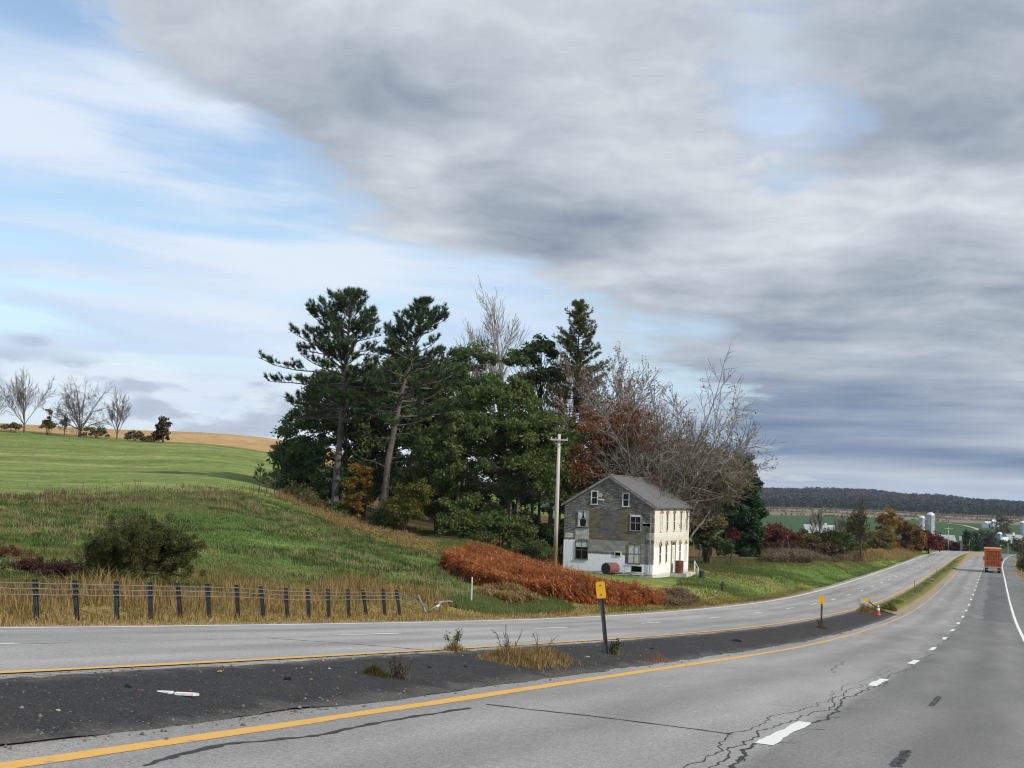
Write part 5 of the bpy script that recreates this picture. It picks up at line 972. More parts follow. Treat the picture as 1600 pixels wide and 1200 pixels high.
# tall dry grass behind the guide rail
xy = scatter(rs, [(-21.5, -4), (-18.5, -4), (-18.5, 42), (-20, 46), (-22, 40)], 17500); f = vnoise(xy[:, 0], xy[:, 1], 1.2, 8) * .6 + vnoise(xy[:, 0], xy[:, 1], 4., 9) * .4; edge = np.clip((-18.1 - xy[:, 0]) / 1.6, .35, 1); k = f > .22; xy = xy[k]; ff = f[k]; edge = edge[k]
V, Q, T3 = blades(rs, xy, (.10 + .50 * sstep(ff, .35, .85)) * edge, .012, .9); stuff('dry_grass', 'tall dry straw-brown grass growing behind the cable guide rail', V, [Q, T3], G_MIX)
xy = scatter(rs, [(-33, -6), (-21, -6), (-21, 42), (-22, 50), (-27, 46), (-36, 30)], 78000); f = vnoise(xy[:, 0], xy[:, 1], 2.6, 18) * .6 + vnoise(xy[:, 0], xy[:, 1], 1., 19) * .4; k = f > .30; xy = xy[k]; V, Q, T3 = blades(rs, xy, .05 + .24 * sstep(f[k], .45, .85), .011, .9); stuff('rough_grass', 'patchy tawny and green rough grass round the big bush', V, [Q, T3], leafmat('rough_grass_mix', [(0, (.05, .06, .015)), (.35, (.11, .11, .03)), (.65, (.20, .15, .055)), (1, (.30, .22, .10))], .3, .7, .35))
xy = scatter(rs, [(-18.6, -6), (-16.93, -6), (-16.93, 130), (-18.2, 130), (-18.6, 50)], 34000); V, Q, T3 = blades(rs, xy, .05 + .10 * sstep(-16.9 - xy[:, 0], 0, 1.2), .012, .8); stuff('verge_straw', 'low bleached straw along the inbound road edge', V, [Q, T3], G_STRAW)
# meadow
poly = pg((-560, 900), (-480, 772), (-100, 775), (200, 772), (420, 775), (520, 800), (620, 850), (720, 870), (800, 935), (740, 952), (640, 940), (400, 925), (250, 935))
xy = scatter(rs, poly, 230000); f = vnoise(xy[:, 0], xy[:, 1], 2.2, 21) * .5 + vnoise(xy[:, 0], xy[:, 1], .8, 22) * .5; xy = xy[rs.rand(len(xy)) < .35 + f]; f = vnoise(xy[:, 0], xy[:, 1], 2.2, 21)
V, Q, T3 = blades(rs, xy, .05 + .10 * f, .016, 1.0); stuff('meadow_grass', 'green rough meadow grass on the bank below the grove', V, [Q, T3], G_GREEN)
poly = [(-17.3, 56), (-17.2, 100), (-17.2, 180), (-17.2, 300), (-21, 300), (-24, 190), (-30, 166), (-44, 160), (-40, 132), (-31, 128), (-25.2, 119), (-25.0, 104), (-22, 92), (-20, 80), (-19, 62)]; xy = scatter(rs, poly, 110000); f = vnoise(xy[:, 0], xy[:, 1], 2.6, 23); V, Q, T3 = blades(rs, xy, .06 + .15 * f, .020, 1.0); stuff('lawn_grass', 'green unmown lawn grass between the farmhouse and the road', V, [Q, T3], G_LAWN)
poly = pg((690, 945), (760, 920), (880, 944), (900, 955), (760, 962)); xy = scatter(rs, poly, 26000); V, Q, T3 = blades(rs, xy, .22, .016, .7); stuff('bank_grass', 'mixed green and tawny grass at the foot of the rust-red weeds', V, [Q, T3], G_GREEN)
poly = pg((668, 862), (690, 846), (760, 846), (850, 862), (850, 885), (760, 872), (700, 872)); xy = scatter(rs, poly, 26000); V, Q, T3 = blades(rs, xy, .16, .02, .8); stuff('grove_grass', 'shaded grass between the grove and the rust-red weeds', V, [Q, T3], G_GREEN)
# weedy margin under the drilled field
xx = np.concatenate([pg((px, 776 + 5 * math.sin(px * .03)))for px in range(-480, 450, 6)]).reshape(-1, 2); xy = np.repeat(xx, 90, 0) + rs.normal(0, 1, (len(xx) * 90, 2)) * [2.8, 4.0]; f = vnoise(xy[:, 0], xy[:, 1], 4., 30); xy = xy[f > .42]; V, Q, T3 = blades(rs, xy, .08 + .42 * vnoise(xy[:, 0], xy[:, 1], 3., 31), .020, .7); stuff('margin_weeds', 'brown weeds in an uneven strip below the drilled field', V, [Q, T3], G_BROWN, 'weeds')
# dead tussocks and darker clumps in the meadow
poly = pg((-560, 905), (-480, 778), (-100, 780), (200, 778), (420, 782), (520, 806), (620, 856), (720, 875), (760, 940), (640, 935), (400, 920), (250, 930)); tc = scatter(rs, poly, 2000); f = vnoise(tc[:, 0], tc[:, 1], 9., 71); tc = tc[f > .54]; xy = np.repeat(tc, 26, 0) + rs.normal(0, .16, (len(tc) * 26, 2)) * np.repeat(.5 + 1.2 * rs.rand(len(tc), 1), 26, 0); V, Q, T3 = blades(rs, xy, .22, .014, 1.0); stuff('dead_tussocks', 'pale dead grass tussocks dotted over the green bank', V, [Q, T3], leafmat('pale_tussock', [(0, (.13, .12, .045)), (.5, (.24, .21, .09)), (1, (.40, .35, .19))], .35))
tc = scatter(rs, poly, 1900); f = vnoise(tc[:, 0], tc[:, 1], 7., 72); tc = tc[f > .42]; xy = np.repeat(tc, 34, 0) + rs.normal(0, .22, (len(tc) * 34, 2)) * np.repeat(.5 + 1.2 * rs.rand(len(tc), 1), 34, 0); V, Q, T3 = blades(rs, xy, .18, .018, .9); stuff('dark_tussocks', 'darker lush grass tussocks on the green bank', V, [Q, T3], leafmat('lush_tussock', [(0, (.03, .055, .014)), (1, (.08, .12, .028))], .35))
weedpatch('grove_margin_weeds', 'brown and grey weeds along the foot of the grove above the green bank', pg((425, 778), (470, 794), (520, 822), (600, 846), (675, 868), (695, 858), (612, 832), (530, 804), (470, 782), (436, 770)), 2600, .38, G_MIX, .03, .2, 4, 'weeds', 15)
# rust-red weed patch: stalks with narrow leaves
poly = pg((688, 892), (702, 879), (735, 875), (800, 882), (850, 900), (900, 919), (985, 931), (1030, 941), (1042, 948), (960, 950), (880, 944), (800, 930), (745, 916), (705, 898)); weedpatch('rust_weeds', 'dense rust-red stand of dead weeds covering the bank before the farmhouse', poly, 26000, .78, G_RUST, .035, .26, 5)
poly = pg((1032, 930), (1060, 925), (1092, 940), (1080, 947), (1040, 949)); weedpatch('dark_brush', 'low dark brown brush at the end of the rust-red weeds', poly, 2600, .36, G_BROWN, .03, .2, 5, 'brush', 6)
poly = pg((760, 925), (800, 930), (850, 945), (790, 948), (745, 935)); weedpatch('grey_brush', 'grey dead weeds mixed into the edge of the rust-red stand', poly, 1800, .42, G_MIX, .03, .2, 4, 'brush', 7)
poly = pg((1190, 872), (1330, 868), (1352, 876), (1300, 890), (1240, 884), (1190, 884)); poly2 = pg((1190, 866), (1260, 862), (1345, 862), (1352, 872), (1270, 880), (1190, 880)); weedpatch('goldenrod_weeds', 'brown seeded weeds in a rough band above the lawn', poly2, 13000, .75, G_BROWN, .06, .25, 6, 'weeds', 8)
poly = pg((1340, 868), (1400, 858), (1440, 858), (1440, 866), (1390, 878), (1350, 880)); weedpatch('tawny_grass', 'tawny tall grass beside the inbound road near the lone leafless tree', poly, 9000, .8, G_STRAW, .04, .3, 3, 'grass', 9)
# turf on the far median, and the outer verge
xm = rs.uniform(-8.35, -6.75, 26000); ym = 92.5 + 200 * rs.rand(26000)**1.5; z = zroad(xm, ym) + .04; V, Q, T3 = blades(rs, np.stack([xm, ym], -1), .06 + .26 * np.clip(1 - np.abs((xm + 7.75) / .6)**2, 0, 1) * vnoise(xm, ym, 3, 44), .022, .7, z); stuff('median_grass', 'short tawny green grass on the unpaved part of the median', V, [Q, T3], G_GREEN)
xv = rs.uniform(3.8, 9, 16000); yv = 40 + 260 * rs.rand(16000); V, Q, T3 = blades(rs, np.stack([xv, yv], -1), .12 + .3 * np.clip((xv - 4) / 3, 0, 1), .02, .7); stuff('outer_verge_grass', 'tawny grass along the outbound shoulder', V, [Q, T3], G_MIX)
# ------------------------------------------------------------------ round bush and brush by the guide rail
leafy('round_bush', 'big round olive bush growing just behind the cable guide rail', 36, 220, 922, [(222, 850, 74, 46, 0, 1.25, 230), (165, 868, 42, 34, 0, .9, 90), (275, 862, 42, 38, 0, .9, 100), (220, 895, 88, 26, 0, 1.2, 130)], L_BUSH, BARKD, .026, 130, .17, 51, 9, .02, None, 'bush', .45, .9)
for i, (px, py, D, lab, mat) in enumerate(((52, 905, 35, 'dark wine-brown brush in the dry grass beside the round bush', leafmat('wine_brown', [(0, (.03, .012, .010)), (1, (.11, .035, .025))], .2)), (104, 908, 34.5, 'low purple-brown bramble against the flank of the round bush', leafmat('bramble_leaf', [(0, (.02, .010, .010)), (1, (.07, .03, .025))], .2)), (10, 885, 40, 'sparse reddish brush at the edge of the dry grass', leafmat('sparse_red', [(0, (.05, .02, .012)), (1, (.16, .055, .03))], .25)))):
    leafy('brush', lab, D, px, py, [(px, py - 18, 34, 15, 0, .6, 46), (px - 20, py - 14, 26, 12, 0, .5, 26)], mat, BARKD, .026, 55, .17, 55 + i, 7, .014, None, 'brush')
# sapling pines at the corner of the field
for i, (px, py, hpx, lab) in enumerate(((404, 778, 42, 'small scrubby pine sapling with bare stem'), (416, 776, 30, 'short bushy pine sapling between its two neighbours'), (428, 774, 40, 'pine sapling growing close against the grove'))):
    D = 100 + 2 * i; b = spot(px, py, D); t = empty('pine_sapling', b); h = hpx * D / FPX; r2 = np.random.RandomState(60 + i); T = MB().tube([(0, 0, -.2), (.05, 0, h * .5), (.02, .03, h)], [.05, .04, .015], 5); C = []; DR = []
    for k in range(26): f = .35 + .65 * r2.rand(); a = r2.rand() * 6.28; l = .5 * (1.2 - f); d = np.array([math.cos(a), math.sin(a), .6]); p0 = np.array([.02, 0, h * f]); T.tube([p0, p0 + d * l], [.015, .01], 3, False); C.append(p0 + d * l); DR.append(d)
    T.build('trunk', BARKD, t); link('crown', spikes('crown', np.array(C), np.array(DR), .34, .022, L_PINE, r2, 18, 1.0, .5), t); tag(t, lab, 'sapling', 'pine saplings at the field corner')
# ------------------------------------------------------------------ weeds and scraps on the paved median
def mspot(px, py, x=None): g = ground_at(px, py, 6, 200); return np.array([g[0], g[1], float(zroad(g[:1], g[1:2])[0]) + .05])
def tuft(px, py, lab, n, h, w, r, mat, seed, lean=.7, stems=0, smat=None, leaf=None):
    b = mspot(px, py); t = empty('median_weed', b); rs = np.random.RandomState(seed); xy = rs.normal(0, 1, (n, 2)) * r
    V, Q, T3 = blades(rs, xy, h * np.clip(1.15 - .4 * np.linalg.norm(xy / np.array(r), axis=1), .3, 1), w, lean, np.zeros(n)); link('blades', mesh_np('blades', V, [Q, T3], mat), t)['kind'] = 'stuff'
    if stems:
        S = MB(); C = []
        for k in range(stems):
            p0 = np.array([rs.normal(0, .05), rs.normal(0, .05), -.02]); d = unit(np.array([rs.normal(0, .35), rs.normal(0, .35), 1.])); P, de = walk(rs, p0, d, h * rs.uniform(1.1, 2.0), 5, .08, .05); S.tube(P, np.linspace(.008, .004, 6), 4, False)
            for q in range(6): i = rs.randint(2, 6); d2 = unit(de + rs.normal(0, .6, 3)); e = P[i] + d2 * h * .35; S.tube([P[i], e], [.005, .003], 3, False); C.append(e); C.append((P[i] + e) / 2)
        S.build('stems', smat or BARKD, t)
        if leaf: C = np.repeat(np.array(C), 4, 0) + rs.normal(0, .025, (len(C) * 4, 3)); link('leaves', leaf_mesh('leaves', C, .02, leaf, rs, .2), t)
    return tag(t, lab, 'weed', 'weeds growing on the paved median')
tuft(583, 1062, 'small rounded green tuft on bare median asphalt', 1100, .15, .004, (.085, .085), leafmat('tuft_green', [(0, (.03, .035, .01)), (.6, (.08, .08, .02)), (1, (.17, .13, .045))], .3), 1, .7)
tuft(622, 1066, 'dead twiggy weed beside the rounded green tuft', 60, .16, .005, (.08, .08), G_BROWN, 2, .5, 18, BARKD)
tuft(710, 1020, 'upright leafy weed on the seam beside the inbound yellow line', 260, .16, .006, (.10, .08), G_MIX, 3, .7, 4, None, L_OLIVE)
tuft(800, 1040, 'wide clump of dry tan and green grass on the median', 1900, .26, .006, (.34, .30), G_MIX, 4, .9, 4)
tuft(848, 1036, 'second grass clump running into the wide tan one', 1300, .24, .006, (.26, .26), G_STRAW, 5, .9, 3)
tuft(770, 1040, 'flattened straw at the thin end of the wide grass clump', 600, .10, .006, (.25, .18), G_STRAW, 6, 1.3)
tuft(958, 1026, 'leggy leafy weed at the foot of the tilting yellow marker', 160, .14, .006, (.12, .10), G_MIX, 7, .7, 9, None, L_BUSH)
tuft(1283, 984, 'dark weed round the foot of the upright yellow marker', 220, .22, .010, (.12, .12), G_BROWN, 8, .6, 5, None, L_BUSH)
tuft(1022, 1036, 'thin reddish wisps of grass at the median edge', 60, .22, .004, (.16, .06), G_RUST, 9, .9)
tuft(1352, 958, 'tawny weed under the knocked-over marker', 500, .5, .014, (.35, .35), G_MIX, 10, .7, 6, None, L_BUSH)
tuft(790, 1042, 'tall seed stalks standing out of the wide grass clump', 40, .3, .005, (.08, .08), G_STRAW, 11, .5, 3)
leafy('median_bush', 'brown bush on the median beside the traffic cone', 92, 1388, 962, [(1388, 952, 12, 7, 0, .5, 40), (1378, 955, 8, 5, 0, .4, 20)], L_BROWN, BARKD, .05, 60, .2, 61, 3, .02, None, 'bush')
def scrap(px, py, lab, mat, sz, cat, seed, flat=.35, grp='scraps lying on the paved median', name='scrap', rot=None):
    b = mspot(px, py); r = np.random.RandomState(seed); bm = bmesh.new(); bmesh.ops.create_icosphere(bm, subdivisions=2, radius=1.0)
    for v in bm.verts: k = 1 + .35 * math.sin(v.co.x * 3.1 + seed) * math.sin(v.co.y * 4.3 + seed * 2) + .15 * r.rand(); v.co = Vector((v.co.x * sz[0] * k, v.co.y * sz[1] * k, max(v.co.z * k, -.3) * sz[2]))
    me = bpy.data.meshes.new(name); bm.to_mesh(me); bm.free(); me.materials.append(mat); o = link(name, me); o.location = (b[0], b[1], b[2] + sz[2] * .25); o.rotation_euler = (0, 0, r.rand() * 6.28 if rot is None else rot); return tag(o, lab, cat, grp)
WPL = plain('white_plastic', (.66, .66, .64), .5, .4, 0, .2, 20); LEAFB = plain('fallen_leaf', (.38, .16, .055), .8, .2, 0, .3, 20); STN = plain('pale_stone', (.38, .36, .33), .9, .2, 0, .3, 20); DST = plain('tar_lump', (.010, .010, .011), .9, .2, 0, .3, 20); RDL = plain('red_scrap', (.22, .045, .03), .7, .3, 0, .3, 20)
b = mspot(270, 1095); t = empty('trim_strip', b, HEAD - .05); s1 = MB(); s1.poly([(-.20, 0), (-.13, .045), (-.02, .05), (.0, .015), (-.04, -.02), (-.17, -.015)], 'z', .0, .03).build('strip', WPL, t); MB().poly([(.005, .01), (.03, .04), (.21, .03), (.25, 0), (.20, -.03), (.02, -.02)], 'z', .004, .026).build('broken_end', WPL, t); tag(t, 'broken strip of white plastic trim lying on the paved median', 'plastic strip')
for i, (px, py, lab, mat, sz, cat, nm) in enumerate(((343, 1057, 'orange-brown leaf curled on the median near the inbound side', LEAFB, (.035, .022, .014), 'leaf', 'fallen_leaf'), (485, 1070, 'orange-brown scrap of leaf beside a black tar lump', LEAFB, (.04, .02, .014), 'leaf', 'fallen_leaf'), (449, 1071, 'black lump of tar on the median beside an orange leaf', DST, (.05, .04, .035), 'tar lump', 'tar_lump'), (219, 1089, 'dull red scrap beside the broken white trim', RDL, (.035, .03, .014), 'scrap', 'red_scrap'), (297, 1088, 'red-and-white scrap at the tip of the broken white trim', RDL, (.03, .018, .012), 'scrap', 'red_scrap'), (90, 1122, 'pale pebble alone on the median', STN, (.026, .02, .016), 'stone', 'stone'), (199, 1084, 'round black lump by the dull red scrap', DST, (.035, .03, .025), 'tar lump', 'tar_lump'), (670, 1050, 'dark lump of tar between weeds on the median', DST, (.045, .03, .025), 'tar lump', 'tar_lump'), (727, 1048, 'dark chip of asphalt before the wide grass clump', DST, (.03, .025, .02), 'tar lump', 'tar_lump'), (1018, 1018, 'black clod between the yellow markers', DST, (.06, .045, .03), 'clod', 'tar_lump'), (1150, 1005, 'heap of black clods farther along the median', DST, (.14, .07, .05), 'clod', 'tar_lump'), (500, 1055, 'small grey pebble on the median', STN, (.022, .02, .014), 'stone', 'stone'), (918, 1031, 'flat pale stone near the tilting yellow marker', STN, (.06, .03, .016), 'stone', 'stone'))): scrap(px, py, lab, mat, sz, cat, i + 1, name=nm)

# loose gravel along the median edges
def gravel():
    r = np.random.RandomState(12); n = 3400; y = 6 + 80 * r.rand(n)**1.5; e = r.rand(n); x = np.where(e < .42, -6.42 + r.normal(0, .13, n), np.where(e < .72, -8.56 + r.normal(0, .12, n), -8.4 + 1.9 * r.rand(n))); s = (.006 + .02 * r.rand(n)**2.5)[:, None]
    z = zroad(x, y) + .012 + np.where((x > -8.5) & (x < -6.45), hump(x, y), 0); c = np.stack([x, y, z], -1); o = np.array([[1, 0, 0], [-1, 0, 0], [0, 1, 0], [0, -1, 0], [0, 0, .8], [0, 0, -.4]]); V = (c[:, None] + o[None] * s[:, None] * (.6 + .8 * r.rand(n, 6, 1))).reshape(-1, 3); t = np.array([[0, 2, 4], [2, 1, 4], [1, 3, 4], [3, 0, 4]]); F = (np.arange(n)[:, None, None] * 6 + t[None]).reshape(-1, 3)
    stuff('loose_gravel', 'loose grey gravel scattered along the edges of the paved median', V, [F], leafmat('gravel_stone', [(0, (.03, .03, .03)), (.6, (.12, .115, .11)), (1, (.36, .34, .31))], 0.0, .9), 'gravel')
gravel()
# ------------------------------------------------------------------ trees along the field ridge
for i, (px, py, ty, lab, kw) in enumerate((
    (-8, 674, 585, 'leafless ridge tree at the end of the hedgerow', dict(base_r=.2, trunk=2, tops=8, L0=5.5, ang=.6, up=.07)),
    (38, 674, 573, 'slender leafless ridge tree with an oval crown of fine twigs', dict(base_r=.17, trunk=1.8, tops=8, L0=5.6, ang=.5, up=.09)),
    (124, 683, 588, 'broad leafless ridge tree with a spreading rounded crown', dict(base_r=.26, trunk=1.5, tops=10, L0=5.4, ang=.95, up=.05)),
    (182, 689, 605, 'narrow leafless ridge tree next to the broad one', dict(base_r=.17, trunk=1.8, tops=8, L0=5.2, ang=.5, up=.08)),
    (100, 680, 642, 'small leafless sapling beneath the broad ridge tree', dict(base_r=.09, trunk=.8, tops=5, L0=2.0, ang=.7, up=.08)))):
    bare('ridge_tree', lab, 232, (px, py), ty, 70 + i, BARK, 'leafless trees along the field ridge', None, levels=4, nch=(6, 5, 5), ratio=.56, wig=.09, twig=.017, **kw)
leafy('ivy_stump', 'ivy-clad broken tree stump standing alone at the field edge', 232, 255, 691, [(256, 666, 12, 12, 0, 1.4, 30), (252, 680, 13, 10, 0, 1.4, 30)], leafmat('ivy_brown', [(0, (.03, .018, .010)), (1, (.12, .07, .03))], .2), BARKD, .22, 40, .6, 81, 2, .2, None, 'stump')
for i, (px, py, w, h, lab) in enumerate(((75, 673, 9, 9, 'small brown ball-shaped bush on the ridge'), (150, 685, 24, 10, 'tangled brown brush between the ridge trees'), (210, 689, 16, 7, 'low brown hedge remnant beside the narrow ridge tree'), (20, 672, 20, 5, 'low dark brush under the slender ridge tree'), (236, 690, 10, 4, 'low dark brush against the ivy-clad stump'), (434, 703, 12, 4, 'dark brush at the corner of the stubble field'))):
    leafy('ridge_brush', lab, 232, px, py, [(px, py - h, w, h, 0, 1.8, 26)], L_BROWN, BARKD, .20, 30, .6, 85 + i, 4, .06, 'brush along the field ridge', 'brush')
leafy('ridge_bush', 'thin yellowing bush leaning above the small brown ball-shaped one', 232, 78, 676, [(78, 643, 5, 8, 0, .7, 10), (77, 655, 4, 8, 0, .6, 8)], L_GOLD, BARKD, .16, 16, .4, 95, 2, .05, None, 'bush')
# ------------------------------------------------------------------ hedgerow beyond the lawn
HEDGE = [(1212, 862, 215, [(1205, 838, 22, 17, 0, 3, 40), (1228, 842, 22, 16, 2, 3, 40)], leafmat('maroon_leaf', [(0, (.05, .018, .014)), (.6, (.13, .045, .028)), (1, (.22, .09, .045))], .3), 'dusky red bush next to the dark evergreen'),
 (1262, 862, 225, [(1262, 843, 22, 13, 0, 3, 40)], L_BROWN, 'brown bush between the red one and the yellowing one'),
 (1295, 862, 225, [(1295, 845, 24, 14, 0, 3, 46)], L_OLIVE, 'yellow-olive bush in the hedgerow'),
 (1318, 864, 228, [(1318, 848, 18, 14, 0, 3, 34)], L_DARK, 'dark green bush beside the yellow-olive one'),
 (1335, 862, 240, [(1338, 832, 20, 22, 0, 3, 30)], L_OLIVE, 'thin yellow-green tree behind the lone leafless tree'),
 (1388, 860, 300, [(1386, 815, 14, 18, 0, 4, 40), (1378, 838, 18, 16, 0, 4, 40)], L_GOLD, 'tall golden tree in the hedgerow'),
 (1372, 862, 290, [(1370, 845, 22, 14, 0, 4, 40)], L_BROWN, 'brown bush under the golden tree'),
 (1412, 860, 310, [(1412, 832, 20, 20, 0, 4, 50), (1430, 838, 14, 16, 0, 4, 30)], leafmat('amber_leaf', [(0, (.07, .04, .012)), (1, (.25, .13, .03))], .3), 'amber tree between the golden tree and the wine-red bush'),
 (1450, 862, 320, [(1450, 845, 22, 14, 0, 4, 60), (1435, 850, 12, 10, 0, 3, 24)], L_RED, 'wine-red rounded bush near the far poles'),
 (1240, 868, 190, [(1230, 858, 34, 7, 0, 3, 46), (1280, 860, 34, 6, 0, 3, 40)], leafmat('umber_leaf', [(0, (.03, .018, .012)), (1, (.11, .065, .04))], .25), 'low umber scrub in front of the hedgerow')]
for i, (px, py, D, sp_, mat, lab) in enumerate(HEDGE): leafy('hedgerow_bush', lab, D, px, py, sp_ + [(q[0], py - 7, q[2] * 1.1, 8, q[4], q[5], int(q[6] * .8)) for q in sp_], mat, BARKD, .24, 60, .95, 101 + i, 4, .10, 'hedgerow beyond the lawn', 'bush')
bare('lone_bare_tree', 'lone leafless tree with a straight trunk beside the inbound road', 222, (1346, 870), 775, 111, BARKD, None, (L_OLIVE, .10, 3, .16, None), base_r=.22, trunk=3.5, tops=6, L0=4.5, levels=4, nch=(6, 5, 5), ratio=.56, ang=.5, up=.12, wig=.08, twig=.028)
for i, (px, py, ty, lab) in enumerate(((1277, 862, 790, 'thin leafless tree standing in the hedgerow before the long barn'), (1310, 862, 800, 'second thin leafless tree before the long barn'))): bare('hedgerow_tree', lab, 230, (px, py), ty, 120 + i, BARKV, 'thin leafless hedgerow trees', None, base_r=.13, trunk=2.5, tops=5, L0=3.6, levels=4, nch=(5, 5, 4), ratio=.56, ang=.45, up=.12, wig=.08, twig=.026)
# outer verge bushes
for i, (y, x, w, lab, mat) in enumerate(((258, 5.6, 1.5, 'green-brown bush on the outer verge beside the grey stake', L_BROWN), (288, 6.4, 2.0, 'dark bush behind the first on the outer verge', L_BUSH), (322, 7.6, 2.4, 'olive bush at the outer verge edge', L_OLIVE), (365, 10, 3.0, 'maroon-brown bush far along the outer verge', leafmat('verge_maroon', [(0, (.04, .016, .012)), (1, (.14, .06, .035))], .3)))):
    z = gz(x, y); b = np.array([x, y, z]); t = empty('verge_bush', b); r2 = np.random.RandomState(130 + i); cl = unit(r2.normal(0, 1, (70, 3))) * (.5 + .5 * r2.rand(70, 1)) * np.array([w, w, w * .9]) + [0, 0, w * .85]; cl = cl[cl[:, 2] > .1]; T = MB()
    for c in cl[:24]: T.tube([(0, 0, -.1), c * .5 + [0, 0, .1], c], [.05, .03, .012], 4, False)
    T.build('stems', BARKD, t); C = np.repeat(cl, 45, 0) + r2.normal(0, .35, (len(cl) * 45, 3)); C = C[C[:, 2] > .03]; link('foliage', leaf_mesh('foliage', C, .13, mat, r2, .2), t); tag(t, lab, 'bush', 'bushes on the outer verge')
# ------------------------------------------------------------------ valley farm
BW = plain('barn_white', (.62, .64, .66), .7, .3, 0, .15, .3); BG = plain('barn_grey_roof', (.30, .32, .35), .55, .4, .1, .2, .25); BD = plain('barn_dark_wall', (.08, .08, .085), .8, .2, 0, .3, .3); SILO = plain('silo_concrete', (.24, .26, .29), .7, .3, 0, .25, .4); DOME = plain('silo_dome', (.62, .64, .67), .35, .5, .2, .1, .3); BLUE = plain('blue_steel_silo', (.10, .17, .26), .4, .5, .2, .1, .3)
def fspot(px, D): r = ray(px, 830) * D; return np.array([r[0], r[1], gz(r[0], r[1])])
def barn(name, lab, px0, px1, D, hw, hr, wid, wall, roof, rot=0.0, vents=0, doors=3, group=None):
    b = fspot((px0 + px1) / 2, D); L = (px1 - px0) * D / FPX; t = empty(name, b, HEAD + rot); MB().box(-L / 2, L / 2, -wid / 2, wid / 2, -2, hw).build('wall', wall, t)
    rf = MB().poly([(-wid / 2 - .4, hw), (wid / 2 + .4, hw), (0, hw + hr)], 'x', -L / 2 - .4, L / 2 + .4).build('roof', roof, t)
    for k in range(vents): x = -L / 2 + L * (k + .7) / (vents + .4); MB().box(x - .8, x + .8, -.7, .7, hw + hr - .3, hw + hr + 1.5).build('roof_vent', BW, rf)
    for k in range(doors): x = -L / 2 + L * (k + .5) / doors; MB().box(x - L * .06, x + L * .06, -wid / 2 - .06, -wid / 2 - .01, .1, hw * .75).build('door', BD if wall is not BD else BW, t)
    return tag(t, lab, 'barn', group)
barn('dairy_barn', 'long grey-roofed dairy barn with two roof vents down in the valley', 1256, 1304, 1050, 4.5, 7.0, 16, BD, BG, .05, 2); barn('dairy_barn', 'shorter grey-roofed barn end-on beyond the long dairy barn', 1316, 1336, 1080, 4.0, 6.0, 14, BD, BG, .05, 1)
barn('low_shed', 'low white-fronted shed in front of the long dairy barn', 1288, 1332, 960, 2.6, 1.0, 6, BW, BW, .04, 0, 5)
barn('silo_barn', 'grey-roofed barn standing behind the far utility pole', 1464, 1490, 880, 5.0, 4.2, 12, SILO, BG, -.1, 0, 3)
barn('white_shed', 'white shed on the valley slope beside open fields', 1538, 1551, 1750, 6, 3, 14, BW, BW, .2, 0, 2); barn('white_shed', 'taller white shed at the end of the valley track', 1551, 1561, 1740, 8, 4, 14, BW, BW, -.3, 0, 1)
barn('white_barn', 'long white barn among trees beyond the truck', 1571, 1596, 1000, 5, 4, 12, BW, BG, .15, 1, 3); barn('white_barn', 'small white barn beside the blue steel silo', 1562, 1574, 990, 4, 3, 9, BW, BW, -.2, 0, 1)
def silo(lab, px, D, w, h, mat, cap=DOME, name='silo'):
    b = fspot(px, D); t = empty(name, b); r = w * D / FPX / 2; body = MB().cyl((0, 0), r, -3, h, 22).build('body', mat, t, True); T = np.linspace(0, math.pi / 2, 7); MB().tube([(0, 0, h + .02 + r * .95 * math.sin(a)) for a in T], [max(r * 1.05 * math.cos(a), .02) for a in T], 22).build('dome', cap, t, True)
    for k in range(5): MB().cyl((0, 0), r * 1.015, h * (k + .5) / 5, h * (k + .5) / 5 + .25, 22).build('hoop', GALV, body)
    MB().box(r * .2, r * .55, -r * 1.22, -r * .98, 0, h).build('chute', BW, t); return tag(t, lab, 'silo', 'farm silos in the valley')
def stop(px, py, D): return at(px, py, D)[2] - fspot(px, D)[2]
silo('shorter domed silo standing close beside the tall one', 1440.5, 900, 9, stop(1440.5, 810, 900), SILO); silo('tall domed concrete silo above the amber hedgerow', 1454, 880, 12, stop(1454, 806, 880), SILO); silo('blue steel silo beside the small white barn', 1562, 980, 8, stop(1562, 835, 980), BLUE); silo('white-domed silo near the valley road end', 1598, 1050, 9, stop(1598, 818, 1050), SILO)
utility_pole('far_utility_pole', 1482, 859, 824, 'far utility pole with crossarm rising at the road crest', .14, 2.6, 1, None, np.array([*at(1482, 859, 400)[:2], gz(*at(1482, 859, 400)[:2])]))
for i, (px, D, ty, lab) in enumerate(((1503, 470, 840, 'bare thin pole at the bend beyond the crest'), (1515, 520, 846, 'short thin pole next to the dark spruces'), (1575, 430, 848, 'thin pole past the truck on the outer side'))):
    b = fspot(px, D); h = max(at(px, ty, D)[2] - b[2], 3); o = MB().tube([(0, 0, -.5), (0, 0, h)], [.13, .10], 7).build('thin_pole', plain('pole_grey_%d' % i, (.32, .31, .30), .8), None); o.location = b; tag(o, lab, 'pole', 'thin poles at the road bend')
b = fspot(1503, 480); t = empty('road_sign', b + np.array([-.5, 0, 0])); MB().tube([(0, 0, -.3), (0, 0, 5.6)], .06, 6).build('post', GALV, t); MB().box(-.5, .5, -.08, -.065, 4.2, 5.8).build('plate', BW, t); tag(t, 'small pale road sign seen at the far bend', 'sign')
